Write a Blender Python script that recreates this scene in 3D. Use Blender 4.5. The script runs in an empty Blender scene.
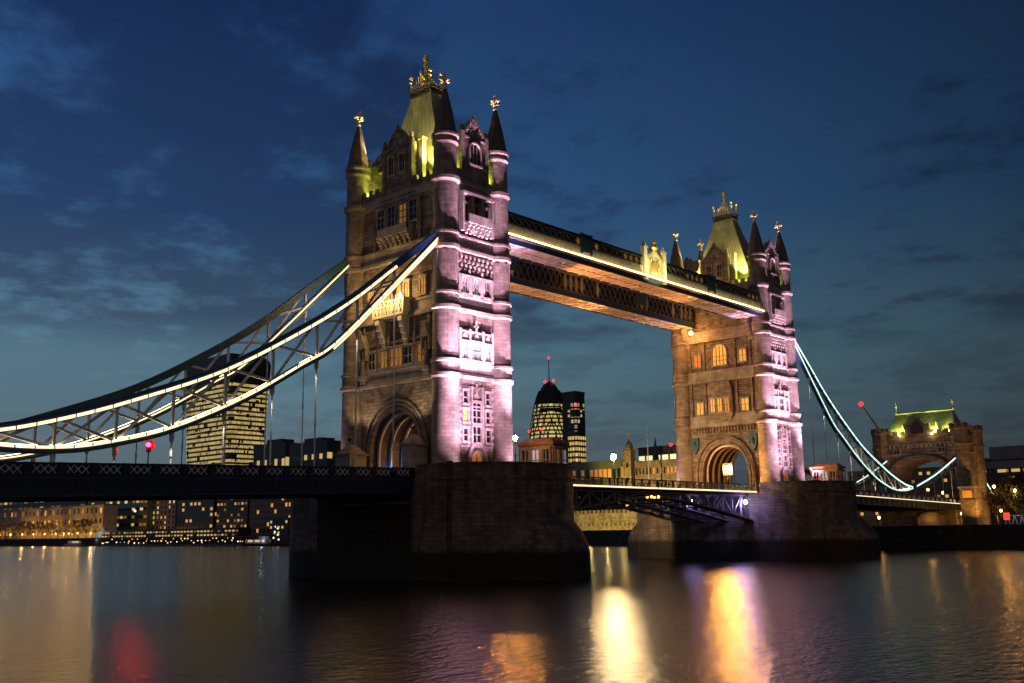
import bpy, math, random
from mathutils import Vector, Matrix
random.seed(7)
PI = math.pi
R = math.radians
SC = bpy.context.scene
COL = SC.collection

# ------------------------------------------------------------------ camera, sky, exposure
CAM_P = Vector((98.96, -132.38, -7.37))
YAW, PITCH, ROLL, FPX = R(132.31), R(10.73), R(-0.87), 1001.29
_d = Vector((math.cos(PITCH)*math.cos(YAW), math.cos(PITCH)*math.sin(YAW), math.sin(PITCH)))
_r = Vector((math.sin(YAW), -math.cos(YAW), 0))
_u = _r.cross(_d)
_r2 = _r*math.cos(ROLL) + _u*math.sin(ROLL)
_u2 = _u*math.cos(ROLL) - _r*math.sin(ROLL)
cd = bpy.data.cameras.new('camera')
cam = bpy.data.objects.new('camera', cd)
COL.objects.link(cam)
M3 = Matrix((_r2, _u2, -_d)).transposed()
cam.matrix_world = Matrix.Translation(CAM_P) @ M3.to_4x4()
cd.sensor_fit = 'HORIZONTAL'
cd.sensor_width = 36.0
cd.lens = 36.0*FPX/1024.0
cd.clip_start = 0.5
cd.clip_end = 9000
SC.camera = cam


def at(u, v, Y):
    """world point where the picture point (u, v) meets the vertical plane y = Y (for the far bank)"""
    D = _d + _r2*((u-512)/FPX) - _u2*((v-341.5)/FPX)
    return CAM_P + D*((Y-CAM_P.y)/D.y)


SC.view_settings.view_transform = 'Standard'
SC.view_settings.look = 'None'
SC.view_settings.gamma = 1
SC.view_settings.exposure = 0.0
SC.view_settings.use_curve_mapping = False
SC.render.film_transparent = False
SC.cycles.max_bounces = 6
SC.cycles.diffuse_bounces = 2
SC.cycles.glossy_bounces = 3
SC.cycles.sample_clamp_indirect = 6
SC.cycles.use_denoising = True

W = bpy.data.worlds.new('World')
SC.world = W
W.use_nodes = True
nt = W.node_tree
for n in list(nt.nodes):
    nt.nodes.remove(n)


def N(t, ty, **kw):
    n = t.nodes.new(ty)
    for k, v in kw.items():
        setattr(n, k, v)
    return n


def ramp(t, stops, interp='EASE'):
    n = t.nodes.new('ShaderNodeValToRGB')
    e = n.color_ramp.elements
    n.color_ramp.interpolation = interp
    while len(e) < len(stops):
        e.new(0.5)
    for el, (p, c) in zip(e, stops):
        el.position = p
        el.color = (c[0], c[1], c[2], 1)
    return n


def math_n(t, op, a, b=None):
    n = N(t, 'ShaderNodeMath', operation=op)
    for i, x in enumerate((a, b)):
        if x is None:
            continue
        if isinstance(x, (int, float)):
            n.inputs[i].default_value = x
        else:
            t.links.new(x, n.inputs[i])
    return n.outputs[0]


def mix_c(t, f, a, b, bt='MIX'):
    n = N(t, 'ShaderNodeMix', data_type='RGBA', blend_type=bt)
    for s, x in ((n.inputs[0], f), (n.inputs[6], a), (n.inputs[7], b)):
        if isinstance(x, (int, float)):
            s.default_value = x
        elif isinstance(x, tuple):
            s.default_value = (x[0], x[1], x[2], 1)
        else:
            t.links.new(x, s)
    return n.outputs[2]


# dusk sky: a faint Nishita sky with the sun just below the western horizon, graded with height and broken by stratus
tc = N(nt, 'ShaderNodeTexCoord')
sep = N(nt, 'ShaderNodeSeparateXYZ')
nt.links.new(tc.outputs['Generated'], sep.inputs[0])
grad = ramp(nt, [(0.0, (.040, .056, .074)), (0.06, (.058, .100, .128)), (0.16, (.056, .128, .172)), (0.30, (.017, .068, .165)),
                 (0.48, (.007, .036, .118)), (1.0, (.004, .018, .060))], 'LINEAR')
nt.links.new(sep.outputs['Z'], grad.inputs[0])
# brighter towards the west, where the sun went down; darker towards the north east
vd = N(nt, 'ShaderNodeVectorMath', operation='DOT_PRODUCT')
nt.links.new(tc.outputs['Generated'], vd.inputs[0])
vd.inputs[1].default_value = (-0.98, -0.05, 0.0)
az = N(nt, 'ShaderNodeMapRange')
az.inputs[1].default_value = 0.15
az.inputs[2].default_value = 0.98
az.inputs[3].default_value = 0.38
az.inputs[4].default_value = 1.72
nt.links.new(vd.outputs['Value'], az.inputs[0])
azc = N(nt, 'ShaderNodeCombineXYZ')
for i in range(3):
    nt.links.new(az.outputs[0], azc.inputs[i])
base = mix_c(nt, 1.0, grad.outputs[0], azc.outputs[0], 'MULTIPLY')
sky = N(nt, 'ShaderNodeTexSky', sky_type='NISHITA')
sky.sun_disc = False
sky.sun_elevation = R(-3)
sky.sun_rotation = R(268)
skm = mix_c(nt, 1.0, sky.outputs[0], (.10, .10, .10), 'MULTIPLY')
base = mix_c(nt, 1.0, base, skm, 'ADD')
# stratus: noise on a flat layer overhead
zz = math_n(nt, 'ADD', math_n(nt, 'MAXIMUM', sep.outputs['Z'], 0.0), 0.13)
px = math_n(nt, 'DIVIDE', sep.outputs['X'], zz)
py = math_n(nt, 'DIVIDE', sep.outputs['Y'], zz)
cv = N(nt, 'ShaderNodeCombineXYZ')
nt.links.new(px, cv.inputs[0])
nt.links.new(py, cv.inputs[1])
mp = N(nt, 'ShaderNodeMapping')
mp.inputs['Scale'].default_value = (1.0, 1.0, 1)
mp.inputs['Rotation'].default_value = (0, 0, R(20))
mp.inputs['Location'].default_value = (2.3, 0.9, 0)
nt.links.new(cv.outputs[0], mp.inputs[0])
ns = N(nt, 'ShaderNodeTexNoise')
ns.inputs['Scale'].default_value = 0.8
ns.inputs['Detail'].default_value = 9
ns.inputs['Roughness'].default_value = 0.58
ns.inputs['Distortion'].default_value = 0.35
nt.links.new(mp.outputs[0], ns.inputs['Vector'])
CLOUD_DIR = Vector((-.835, .46, .29)).normalized()
# a heavier bank of stratus over the western sky
bk = N(nt, 'ShaderNodeVectorMath', operation='DOT_PRODUCT')
nt.links.new(tc.outputs['Generated'], bk.inputs[0])
bk.inputs[1].default_value = (CLOUD_DIR.x, CLOUD_DIR.y, CLOUD_DIR.z)
bm = N(nt, 'ShaderNodeMapRange', interpolation_type='SMOOTHSTEP')
bm.inputs[1].default_value = 0.93
bm.inputs[2].default_value = 0.995
bm.inputs[3].default_value = 0.0
bm.inputs[4].default_value = 0.15
nt.links.new(bk.outputs['Value'], bm.inputs[0])
cl = ramp(nt, [(0.45, (0, 0, 0)), (0.66, (1, 1, 1))], 'EASE')
ns2 = N(nt, 'ShaderNodeTexNoise')
ns2.inputs['Scale'].default_value = 4.2
ns2.inputs['Detail'].default_value = 7
ns2.inputs['Roughness'].default_value = 0.62
nt.links.new(mp.outputs[0], ns2.inputs['Vector'])
fine = math_n(nt, 'MULTIPLY', math_n(nt, 'SUBTRACT', ns2.outputs[0], 0.5), 0.75)
nt.links.new(math_n(nt, 'ADD', math_n(nt, 'ADD', ns.outputs[0], bm.outputs[0]), fine), cl.inputs[0])
lowc = N(nt, 'ShaderNodeMapRange', interpolation_type='SMOOTHSTEP')
lowc.inputs[1].default_value = 0.165
lowc.inputs[2].default_value = 0.215
lowc.inputs[3].default_value = 0.35
lowc.inputs[4].default_value = 0.88
nt.links.new(sep.outputs['Z'], lowc.inputs[0])
clf = math_n(nt, 'MULTIPLY', cl.outputs[0], lowc.outputs[0])
cloudy = mix_c(nt, 1.0, base, (.46, .36, .42), 'MULTIPLY')
fin = mix_c(nt, clf, base, cloudy)
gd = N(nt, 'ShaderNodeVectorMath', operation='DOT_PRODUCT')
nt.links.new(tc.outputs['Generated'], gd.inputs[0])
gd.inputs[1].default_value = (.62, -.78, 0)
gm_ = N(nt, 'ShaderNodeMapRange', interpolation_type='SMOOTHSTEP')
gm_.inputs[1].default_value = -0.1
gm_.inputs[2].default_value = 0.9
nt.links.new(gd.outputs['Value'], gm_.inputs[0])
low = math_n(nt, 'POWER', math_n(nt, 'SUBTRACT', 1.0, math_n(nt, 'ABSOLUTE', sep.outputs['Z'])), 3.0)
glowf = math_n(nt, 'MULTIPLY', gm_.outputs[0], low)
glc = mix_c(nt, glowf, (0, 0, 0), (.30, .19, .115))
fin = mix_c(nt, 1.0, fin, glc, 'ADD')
bg = N(nt, 'ShaderNodeBackground')
bg.inputs['Strength'].default_value = 1.0
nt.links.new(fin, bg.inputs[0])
wo = N(nt, 'ShaderNodeOutputWorld')
nt.links.new(bg.outputs[0], wo.inputs[0])

sl = bpy.data.lights.new('sun', 'SUN')
sl.energy = 0.03
sl.angle = R(60)
sl.color = (1.0, .8, .68)
sl.specular_factor = 0
so = bpy.data.objects.new('sun', sl)
so.rotation_euler = (R(72), 0, R(-88))
COL.objects.link(so)


# ------------------------------------------------------------------ materials
def new_mat(name):
    m = bpy.data.materials.new(name)
    m.use_nodes = True
    t = m.node_tree
    b = t.nodes['Principled BSDF']
    return m, t, b


def plain(name, col, rough=0.6, metal=0.0, var=0.25, scale=1.5, bump=0.0):
    m, t, b = new_mat(name)
    c = N(t, 'ShaderNodeTexCoord')
    n = N(t, 'ShaderNodeTexNoise')
    n.inputs['Scale'].default_value = scale
    n.inputs['Detail'].default_value = 5
    t.links.new(c.outputs['Object'], n.inputs['Vector'])
    r_ = ramp(t, [(0.3, tuple(x*(1-var) for x in col)), (0.7, tuple(min(1, x*(1+var)) for x in col))], 'LINEAR')
    t.links.new(n.outputs[0], r_.inputs[0])
    t.links.new(r_.outputs[0], b.inputs['Base Color'])
    b.inputs['Roughness'].default_value = rough
    b.inputs['Metallic'].default_value = metal
    if bump:
        bp = N(t, 'ShaderNodeBump')
        bp.inputs['Strength'].default_value = bump
        bp.inputs['Distance'].default_value = 0.05
        t.links.new(n.outputs[0], bp.inputs['Height'])
        t.links.new(bp.outputs[0], b.inputs['Normal'])
    return m


def masonry(name, col, bw, bh, rough=0.85, mortar=0.02, var=0.3, bump=0.6, tide=None, rugged=0.5):
    m, t, b = new_mat(name)
    g = N(t, 'ShaderNodeNewGeometry')
    s = N(t, 'ShaderNodeSeparateXYZ')
    t.links.new(g.outputs['Position'], s.inputs[0])
    xy = math_n(t, 'ADD', s.outputs[0], s.outputs[1])
    c = N(t, 'ShaderNodeCombineXYZ')
    t.links.new(xy, c.inputs[0])
    t.links.new(s.outputs[2], c.inputs[1])
    br = N(t, 'ShaderNodeTexBrick')
    br.inputs['Scale'].default_value = 1.0
    br.inputs['Brick Width'].default_value = bw
    br.inputs['Row Height'].default_value = bh
    br.inputs['Mortar Size'].default_value = mortar
    br.inputs['Mortar Smooth'].default_value = 0.3
    br.inputs['Bias'].default_value = 0.0
    br.inputs['Color1'].default_value = (*[x*(1-var) for x in col], 1)
    br.inputs['Color2'].default_value = (*[min(1, x*(1+var)) for x in col], 1)
    br.inputs['Mortar'].default_value = (*[x*0.55 for x in col], 1)
    t.links.new(c.outputs[0], br.inputs['Vector'])
    n = N(t, 'ShaderNodeTexNoise')
    n.inputs['Scale'].default_value = 0.45
    n.inputs['Detail'].default_value = 8
    n.inputs['Roughness'].default_value = 0.65
    t.links.new(g.outputs['Position'], n.inputs['Vector'])
    dirt = ramp(t, [(0.32, (.55, .53, .50)), (0.6, (1, 1, 1))], 'LINEAR')
    t.links.new(n.outputs[0], dirt.inputs[0])
    col_o = mix_c(t, 1.0, br.outputs['Color'], dirt.outputs[0], 'MULTIPLY')
    st = N(t, 'ShaderNodeTexNoise')
    st.inputs['Scale'].default_value = 1.0
    st.inputs['Detail'].default_value = 5
    smp = N(t, 'ShaderNodeMapping')
    smp.inputs['Scale'].default_value = (1.1, 1.1, .09)
    t.links.new(g.outputs['Position'], smp.inputs[0])
    t.links.new(smp.outputs[0], st.inputs['Vector'])
    sr = ramp(t, [(0.36, (.50, .47, .43)), (0.56, (1, 1, 1))], 'LINEAR')
    t.links.new(st.outputs[0], sr.inputs[0])
    col_o = mix_c(t, .75 if tide is not None else .45, col_o, mix_c(t, 1.0, col_o, sr.outputs[0], 'MULTIPLY'))
    if tide is not None:
        n2 = N(t, 'ShaderNodeTexNoise')
        n2.inputs['Scale'].default_value = 0.7
        n2.inputs['Detail'].default_value = 6
        t.links.new(g.outputs['Position'], n2.inputs['Vector'])
        zz_ = math_n(t, 'ADD', s.outputs[2], math_n(t, 'MULTIPLY', n2.outputs[0], 0.9))
        mr = N(t, 'ShaderNodeMapRange')
        mr.inputs[1].default_value = tide - 0.1
        mr.inputs[2].default_value = tide + 0.5
        mr.inputs[3].default_value = 1.0
        mr.inputs[4].default_value = 0.0
        t.links.new(zz_, mr.inputs[0])
        col_o = mix_c(t, mr.outputs[0], col_o, (.032, .028, .018))
    t.links.new(col_o, b.inputs['Base Color'])
    b.inputs['Roughness'].default_value = rough
    n3 = N(t, 'ShaderNodeTexNoise')
    n3.inputs['Scale'].default_value = 3.0
    n3.inputs['Detail'].default_value = 6
    t.links.new(g.outputs['Position'], n3.inputs['Vector'])
    hgt = math_n(t, 'ADD', math_n(t, 'MULTIPLY', br.outputs['Fac'], -1.0), math_n(t, 'MULTIPLY', n3.outputs[0], rugged))
    bp = N(t, 'ShaderNodeBump')
    bp.inputs['Strength'].default_value = bump
    bp.inputs['Distance'].default_value = 0.08
    t.links.new(hgt, bp.inputs['Height'])
    t.links.new(bp.outputs[0], b.inputs['Normal'])
    return m


def emit(name, col, strength):
    m, t, b = new_mat(name)
    b.inputs['Base Color'].default_value = (*col, 1)
    b.inputs['Emission Color'].default_value = (*col, 1)
    b.inputs['Emission Strength'].default_value = strength
    return m


def window_mat(name, lit, dark, frac, strength, cw, ch, pane=0.12, warm_var=0.4):
    """glazing whose cells are lit rooms or dark rooms; the rooms give off the light"""
    m, t, b = new_mat(name)
    g = N(t, 'ShaderNodeNewGeometry')
    s = N(t, 'ShaderNodeSeparateXYZ')
    t.links.new(g.outputs['Position'], s.inputs[0])
    xy = math_n(t, 'SUBTRACT', s.outputs[1], s.outputs[0])
    a = math_n(t, 'FLOOR', math_n(t, 'DIVIDE', xy, cw))
    z = math_n(t, 'FLOOR', math_n(t, 'DIVIDE', s.outputs[2], ch))
    c = N(t, 'ShaderNodeCombineXYZ')
    t.links.new(a, c.inputs[0])
    t.links.new(z, c.inputs[1])
    wn = N(t, 'ShaderNodeTexWhiteNoise')
    t.links.new(c.outputs[0], wn.inputs['Vector'])
    c2 = N(t, 'ShaderNodeCombineXYZ')
    t.links.new(math_n(t, 'FLOOR', math_n(t, 'DIVIDE', a, 4.0)), c2.inputs[0])
    t.links.new(z, c2.inputs[1])
    wn2 = N(t, 'ShaderNodeTexWhiteNoise')
    t.links.new(c2.outputs[0], wn2.inputs['Vector'])
    mixv = math_n(t, 'ADD', math_n(t, 'MULTIPLY', wn.outputs['Value'], 0.45), math_n(t, 'MULTIPLY', wn2.outputs['Value'], 0.55))
    on = math_n(t, 'LESS_THAN', mixv, frac)
    fr = math_n(t, 'FRACT', math_n(t, 'DIVIDE', xy, cw))
    inpane = math_n(t, 'GREATER_THAN', fr, pane)
    on = math_n(t, 'MULTIPLY', on, inpane)
    lev = math_n(t, 'ADD', 0.45, math_n(t, 'MULTIPLY', wn.outputs['Color'], 0.9))
    b.inputs['Base Color'].default_value = (*dark, 1)
    b.inputs['Roughness'].default_value = 0.15
    hot = mix_c(t, wn.outputs['Value'], lit, (lit[0], lit[1]*(1-warm_var*.5), lit[2]*(1-warm_var)))
    t.links.new(hot, b.inputs['Emission Color'])
    t.links.new(math_n(t, 'MULTIPLY', math_n(t, 'MULTIPLY', on, lev), strength), b.inputs['Emission Strength'])
    return m


STONE = masonry('tower_stone', (.36, .30, .24), 1.1, .42, bump=.75)
RUBBLE = masonry('rock_faced_stone', (.33, .275, .22), .9, .45, bump=1.0, mortar=.03, var=.38, rugged=1.2)
ASHLAR = masonry('turret_ashlar', (.39, .335, .275), 1.2, .46, bump=.65, mortar=.022, var=.2)
TRIM = masonry('dressed_stone', (.50, .45, .39), 1.6, .6, bump=.3, mortar=.012, var=.12)
GRANITE = masonry('pier_granite', (.23, .18, .14), 1.35, .52, bump=.9, mortar=.025, var=.28, tide=-9.3)
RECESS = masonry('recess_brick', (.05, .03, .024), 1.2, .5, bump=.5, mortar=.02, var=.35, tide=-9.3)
DARKSTONE = masonry('dark_stone', (.22, .175, .14), 1.0, .45, bump=.7)
ABUT = masonry('abutment_stone', (.30, .24, .18), 1.3, .5, bump=.7)
FORT = masonry('fortress_stone', (.42, .36, .25), 1.2, .5, bump=.8)
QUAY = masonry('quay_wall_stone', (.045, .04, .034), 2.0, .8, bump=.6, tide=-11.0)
LEAD = plain('roof_lead', (.26, .25, .17), .55, 0.1, .22, .8, .3)
SLATE = plain('spire_slate', (.13, .11, .09), .7, 0, .3, 2.5, .3)
GOLD = plain('gilding', (.85, .60, .20), .35, .55, .1)
DULLGOLD = plain('gilt_iron', (.62, .45, .12), .5, .3, .15)
CROSS = plain('gilded_stone', (.85, .72, .48), .5, .0, .1)
BLUE = plain('blue_painted_steel', (.022, .065, .14), .45, 0.1, .2)
TEAL = plain('teal_painted_steel', (.04, .11, .13), .45, 0.1, .2)
NAVY = plain('navy_painted_steel', (.016, .026, .052), .45, 0.1, .2)
WHITE = plain('white_painted_steel', (.62, .62, .58), .5, 0, .1)
GREYST = plain('grey_painted_steel', (.16, .15, .13), .5, 0.1, .2)
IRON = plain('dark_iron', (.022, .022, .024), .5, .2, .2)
PALEX = plain('pale_lattice_paint', (.75, .78, .8), .5, 0, .1)
CREAM = plain('cream_painted_iron', (.70, .66, .52), .55, 0, .12)
SOFFIT = plain('soffit_paint', (.62, .56, .5), .6, 0, .15, 3)
ASPH = plain('asphalt', (.05, .05, .052), .85, 0, .2, 2)
EARTH = plain('bank_ground', (.04, .037, .03), .95, 0, .3, .2)
WOOD = plain('cabin_timber', (.33, .16, .07), .6, 0, .2)
GLASSD = plain('dark_glass', (.015, .015, .018), .12, 0, .1)
GLASSW = emit('warm_lit_glass', (1.0, .50, .08), .55)
GLASSA = emit('amber_lit_glass', (1.0, .45, .06), .16)
GLASSP = emit('pale_lit_glass', (.82, .80, .95), .28)
LED = emit('warm_white_led', (1.0, .72, .40), 1.9)
LEDT = emit('truss_fill_led', (1.0, .72, .40), 9.0)
LEDN = emit('cool_white_led', (.62, .95, .86), 1.6)
LEDG = emit('golden_led', (1.0, .70, .26), 6.0)
LEDD = emit('deck_edge_led', (1.0, .80, .46), 1.7)
BARK = plain('bark', (.06, .045, .032), .9, 0, .3)
LEAF = plain('foliage_dark', (.045, .055, .022), .8, 0, .4, .6)
LEAFB = plain('foliage_dry', (.085, .06, .03), .8, 0, .4, .6)
SHIELD = plain('shield_blue_paint', (.035, .11, .16), .5, 0, .2)
CONC = plain('concrete', (.22, .21, .2), .8, 0, .2, .3)
PINKC = plain('pinkish_cladding', (.26, .17, .15), .8, 0, .2, .3)
DARKC = plain('dark_cladding', (.035, .035, .037), .5, 0, .2, .3)
PALEC = plain('pale_portland_stone', (.36, .32, .26), .8, 0, .2, .3)
GREENC = plain('green_glazed_cladding', (.16, .2, .13), .5, 0, .2, .3)
HULL = plain('white_boat_paint', (.6, .6, .6), .4, 0, .1)
REDP = plain('red_paint', (.5, .03, .03), .5, 0, .1)


def glow(name, col, s):
    return emit(name, col, s)


# ------------------------------------------------------------------ mesh helpers
class MB:
    def __init__(self):
        self.v, self.f = [], []

    def add(self, vs, fs):
        o = len(self.v)
        self.v += [tuple(x) for x in vs]
        self.f += [tuple(i+o for i in f) for f in fs]
        return self

    def box(self, x0, x1, y0, y1, z0, z1):
        return self.add([(x0, y0, z0), (x1, y0, z0), (x1, y1, z0), (x0, y1, z0), (x0, y0, z1), (x1, y0, z1), (x1, y1, z1), (x0, y1, z1)],
                        [(3, 2, 1, 0), (4, 5, 6, 7), (0, 1, 5, 4), (1, 2, 6, 5), (2, 3, 7, 6), (3, 0, 4, 7)])

    def loft(self, rings, cap=True):
        """rings: lists of equal length, bottom to top, counter clockwise from above"""
        n = len(rings[0])
        vs = [p for r_ in rings for p in r_]
        fs = []
        for k in range(len(rings)-1):
            for i in range(n):
                j = (i+1) % n
                fs.append((k*n+i, k*n+j, (k+1)*n+j, (k+1)*n+i))
        if cap:
            fs.append(tuple(reversed(range(n))))
            fs.append(tuple((len(rings)-1)*n+i for i in range(n)))
        return self.add(vs, fs)

    def lathe(self, cx, cy, prof, n=16, off=0.0):
        return self.loft([[(cx+r_*math.cos(2*PI*(i+off)/n), cy+r_*math.sin(2*PI*(i+off)/n), z) for i in range(n)] for r_, z in prof])

    def prism_y(self, pts, y0, y1):
        """outline in x, z (counter clockwise seen from -y) pushed along y"""
        return self.loft([[(x, y1, z) for x, z in reversed(pts)], [(x, y0, z) for x, z in reversed(pts)]]) if False else self._prism([(x, y0, z) for x, z in pts], (0, y1-y0, 0))

    def prism_x(self, pts, x0, x1):
        return self._prism([(x0, y, z) for y, z in pts], (x1-x0, 0, 0))

    def prism_z(self, pts, z0, z1):
        return self._prism([(x, y, z0) for x, y in pts], (0, 0, z1-z0))

    def _prism(self, p, d):
        n = len(p)
        q = [(a[0]+d[0], a[1]+d[1], a[2]+d[2]) for a in p]
        fs = [tuple(range(n)), tuple(reversed(range(n, 2*n)))]
        for i in range(n):
            j = (i+1) % n
            fs.append((j, i, n+i, n+j))
        return self.add(p+q, fs)

    def bar(self, a, b, w, h=None, up=(0, 0, 1)):
        h = h or w
        a, b = Vector(a), Vector(b)
        d = (b-a)
        if d.length < 1e-6:
            return self
        d.normalize()
        up = Vector(up)
        s = d.cross(up)
        if s.length < 1e-3:
            s = d.cross(Vector((1, 0, 0)))
        s.normalize()
        t = s.cross(d)
        s, t = s*w/2, t*h/2
        return self.add([a-s-t, a+s-t, a+s+t, a-s+t, b-s-t, b+s-t, b+s+t, b-s+t],
                        [(0, 1, 2, 3), (7, 6, 5, 4), (1, 0, 4, 5), (2, 1, 5, 6), (3, 2, 6, 7), (0, 3, 7, 4)])

    def tube(self, pts, r_, n=8):
        pts = [Vector(p) for p in pts]
        rings = []
        for i, p in enumerate(pts):
            d = (pts[min(i+1, len(pts)-1)] - pts[max(i-1, 0)]).normalized()
            s = d.cross(Vector((0, 0, 1)))
            if s.length < 1e-3:
                s = Vector((1, 0, 0))
            s.normalize()
            t = s.cross(d)
            rr = r_[i] if isinstance(r_, (list, tuple)) else r_
            rings.append([tuple(p + s*rr*math.cos(2*PI*k/n) + t*rr*math.sin(2*PI*k/n)) for k in range(n)])
        return self.loft(rings)

    def ribbon(self, pts, w, h, dx=0):
        """rectangular section swept along a path in the y-z plane; pts are (x, y, z)"""
        rings = []
        P = [Vector(p) for p in pts]
        for i, p in enumerate(P):
            d = (P[min(i+1, len(P)-1)] - P[max(i-1, 0)]).normalized()
            nrm = Vector((0, -d.z, d.y)).normalized()
            s = Vector((1, 0, 0))
            rings.append([tuple(p - s*w/2 - nrm*h/2), tuple(p + s*w/2 - nrm*h/2), tuple(p + s*w/2 + nrm*h/2), tuple(p - s*w/2 + nrm*h/2)])
        return self.loft(rings)

    def sphere(self, c, r_, n=12, m=8, sz=1.0):
        rings = []
        for k in range(m+1):
            a = -PI/2 + PI*k/m
            rr = max(r_*math.cos(a), 1e-3)
            rings.append([(c[0]+rr*math.cos(2*PI*i/n), c[1]+rr*math.sin(2*PI*i/n), c[2]+r_*sz*math.sin(a)) for i in range(n)])
        return self.loft(rings)

    def mesh(self, name, mat, smooth=False):
        me = bpy.data.meshes.new(name)
        me.from_pydata(self.v, [], self.f)
        me.materials.append(mat)
        import bmesh
        b = bmesh.new()
        b.from_mesh(me)
        bmesh.ops.recalc_face_normals(b, faces=b.faces)
        b.to_mesh(me)
        b.free()
        if smooth:
            me.polygons.foreach_set('use_smooth', [True]*len(me.polygons))
            try:
                me.set_sharp_from_angle(angle=R(smooth if smooth > 1 else 35))
            except Exception:
                pass
        me.update()
        return me

    def build(self, name, mat, parent=None, smooth=False, label=None):
        return put(name, self.mesh(name, mat, smooth), parent, label=label)


def put(name, me, parent=None, loc=(0, 0, 0), rz=0.0, scale=None, label=None):
    o = bpy.data.objects.new(name, me)
    COL.objects.link(o)
    o.parent = parent
    o.location = loc
    o.rotation_euler = (0, 0, rz)
    if scale:
        o.scale = scale
    if label:
        o['label'] = label
    return o


def tag(o, label, cat, group=None, kind=None):
    o['label'] = label
    o['category'] = cat
    if group:
        o['group'] = group
    if kind:
        o['kind'] = kind
    return o


def thing(name, label, cat, loc=(0, 0, 0), rz=0.0, group=None):
    o = bpy.data.objects.new(name, None)
    COL.objects.link(o)
    o.location = loc
    o.rotation_euler = (0, 0, rz)
    o.empty_display_size = 0.5
    return tag(o, label, cat, group)


def struct(name, mb, mat, smooth=False):
    o = mb.build(name, mat, None, smooth)
    o['kind'] = 'structure'
    return o


def lamp(parent, kind, loc, energy, col, target=None, angle=60, blend=.6, size=.25, spec=0.0):
    l = bpy.data.lights.new('lamp_light', kind)
    l.energy = energy
    l.color = col
    l.shadow_soft_size = size
    l.specular_factor = spec
    o = bpy.data.objects.new('lamp_light', l)
    COL.objects.link(o)
    o.parent = parent
    o.location = loc
    if kind == 'SPOT':
        l.spot_size = R(angle)
        l.spot_blend = blend
        d = Vector(target) - Vector(loc)
        o.rotation_euler = d.to_track_quat('-Z', 'Y').to_euler()
    return o


WZ = -12.85          # river level
GZ = -8.1            # level of the far bank
HY = 41.15           # half the distance between the two towers


def road_z(y):
    s = abs(y)
    if s <= 51.8:
        return -1.05
    return -1.05 - .0245*(s-51.8) if y < 0 else -.85 - .0177*(s-51.8)


# ------------------------------------------------------------------ river and banks
def make_water():
    m, t, b = new_mat('river_water')
    b.inputs['Base Color'].default_value = (.016, .014, .013, 1)
    b.inputs['Roughness'].default_value = 0.185
    b.inputs['Specular IOR Level'].default_value = 0.42
    b.inputs['IOR'].default_value = 1.33
    g = N(t, 'ShaderNodeNewGeometry')
    mp_ = N(t, 'ShaderNodeMapping')
    mp_.inputs['Rotation'].default_value = (0, 0, R(-42))
    mp_.inputs['Scale'].default_value = (1.0, .42, 1)
    t.links.new(g.outputs['Position'], mp_.inputs[0])

    def nz(scale, det):
        n = N(t, 'ShaderNodeTexNoise')
        n.inputs['Scale'].default_value = scale
        n.inputs['Detail'].default_value = det
        n.inputs['Roughness'].default_value = .55
        t.links.new(mp_.outputs[0], n.inputs['Vector'])
        return n.outputs[0]
    h = math_n(t, 'ADD', math_n(t, 'MULTIPLY', nz(2.6, 3), .27), math_n(t, 'MULTIPLY', nz(.5, 3), .12))
    bp = N(t, 'ShaderNodeBump')
    bp.inputs['Strength'].default_value = .75
    bp.inputs['Distance'].default_value = .5
    t.links.new(h, bp.inputs['Height'])
    t.links.new(bp.outputs[0], b.inputs['Normal'])
    return m


struct('river', MB().add([(-2500, -600, WZ), (900, -600, WZ), (900, 420, WZ), (-2500, 420, WZ)], [(0, 1, 2, 3)]), make_water())
struct('river_bed', MB().add([(-6000, -3000, -18), (6000, -3000, -18), (6000, 6000, -18), (-6000, 6000, -18)], [(0, 1, 2, 3)]), EARTH)
shore = [(900, 111), (60, 111), (-22, 113), (-30, 134), (-60, 150), (-128, 170), (-360, 171), (-800, 192), (-2500, 300)]
bank = MB()
bank._prism([(x, y, GZ) for x, y in shore] + [(-2500, 5000, GZ), (900, 5000, GZ)], (0, 0, -9))
struct('north_bank_ground', bank, EARTH)
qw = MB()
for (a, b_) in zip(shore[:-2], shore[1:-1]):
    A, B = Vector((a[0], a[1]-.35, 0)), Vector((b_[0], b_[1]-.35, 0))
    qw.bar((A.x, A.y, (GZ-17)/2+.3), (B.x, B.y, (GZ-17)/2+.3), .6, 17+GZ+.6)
tag(qw.build('quay_wall', QUAY), 'dark stone quay wall along the far bank at the waterline', 'quay wall')


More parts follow.
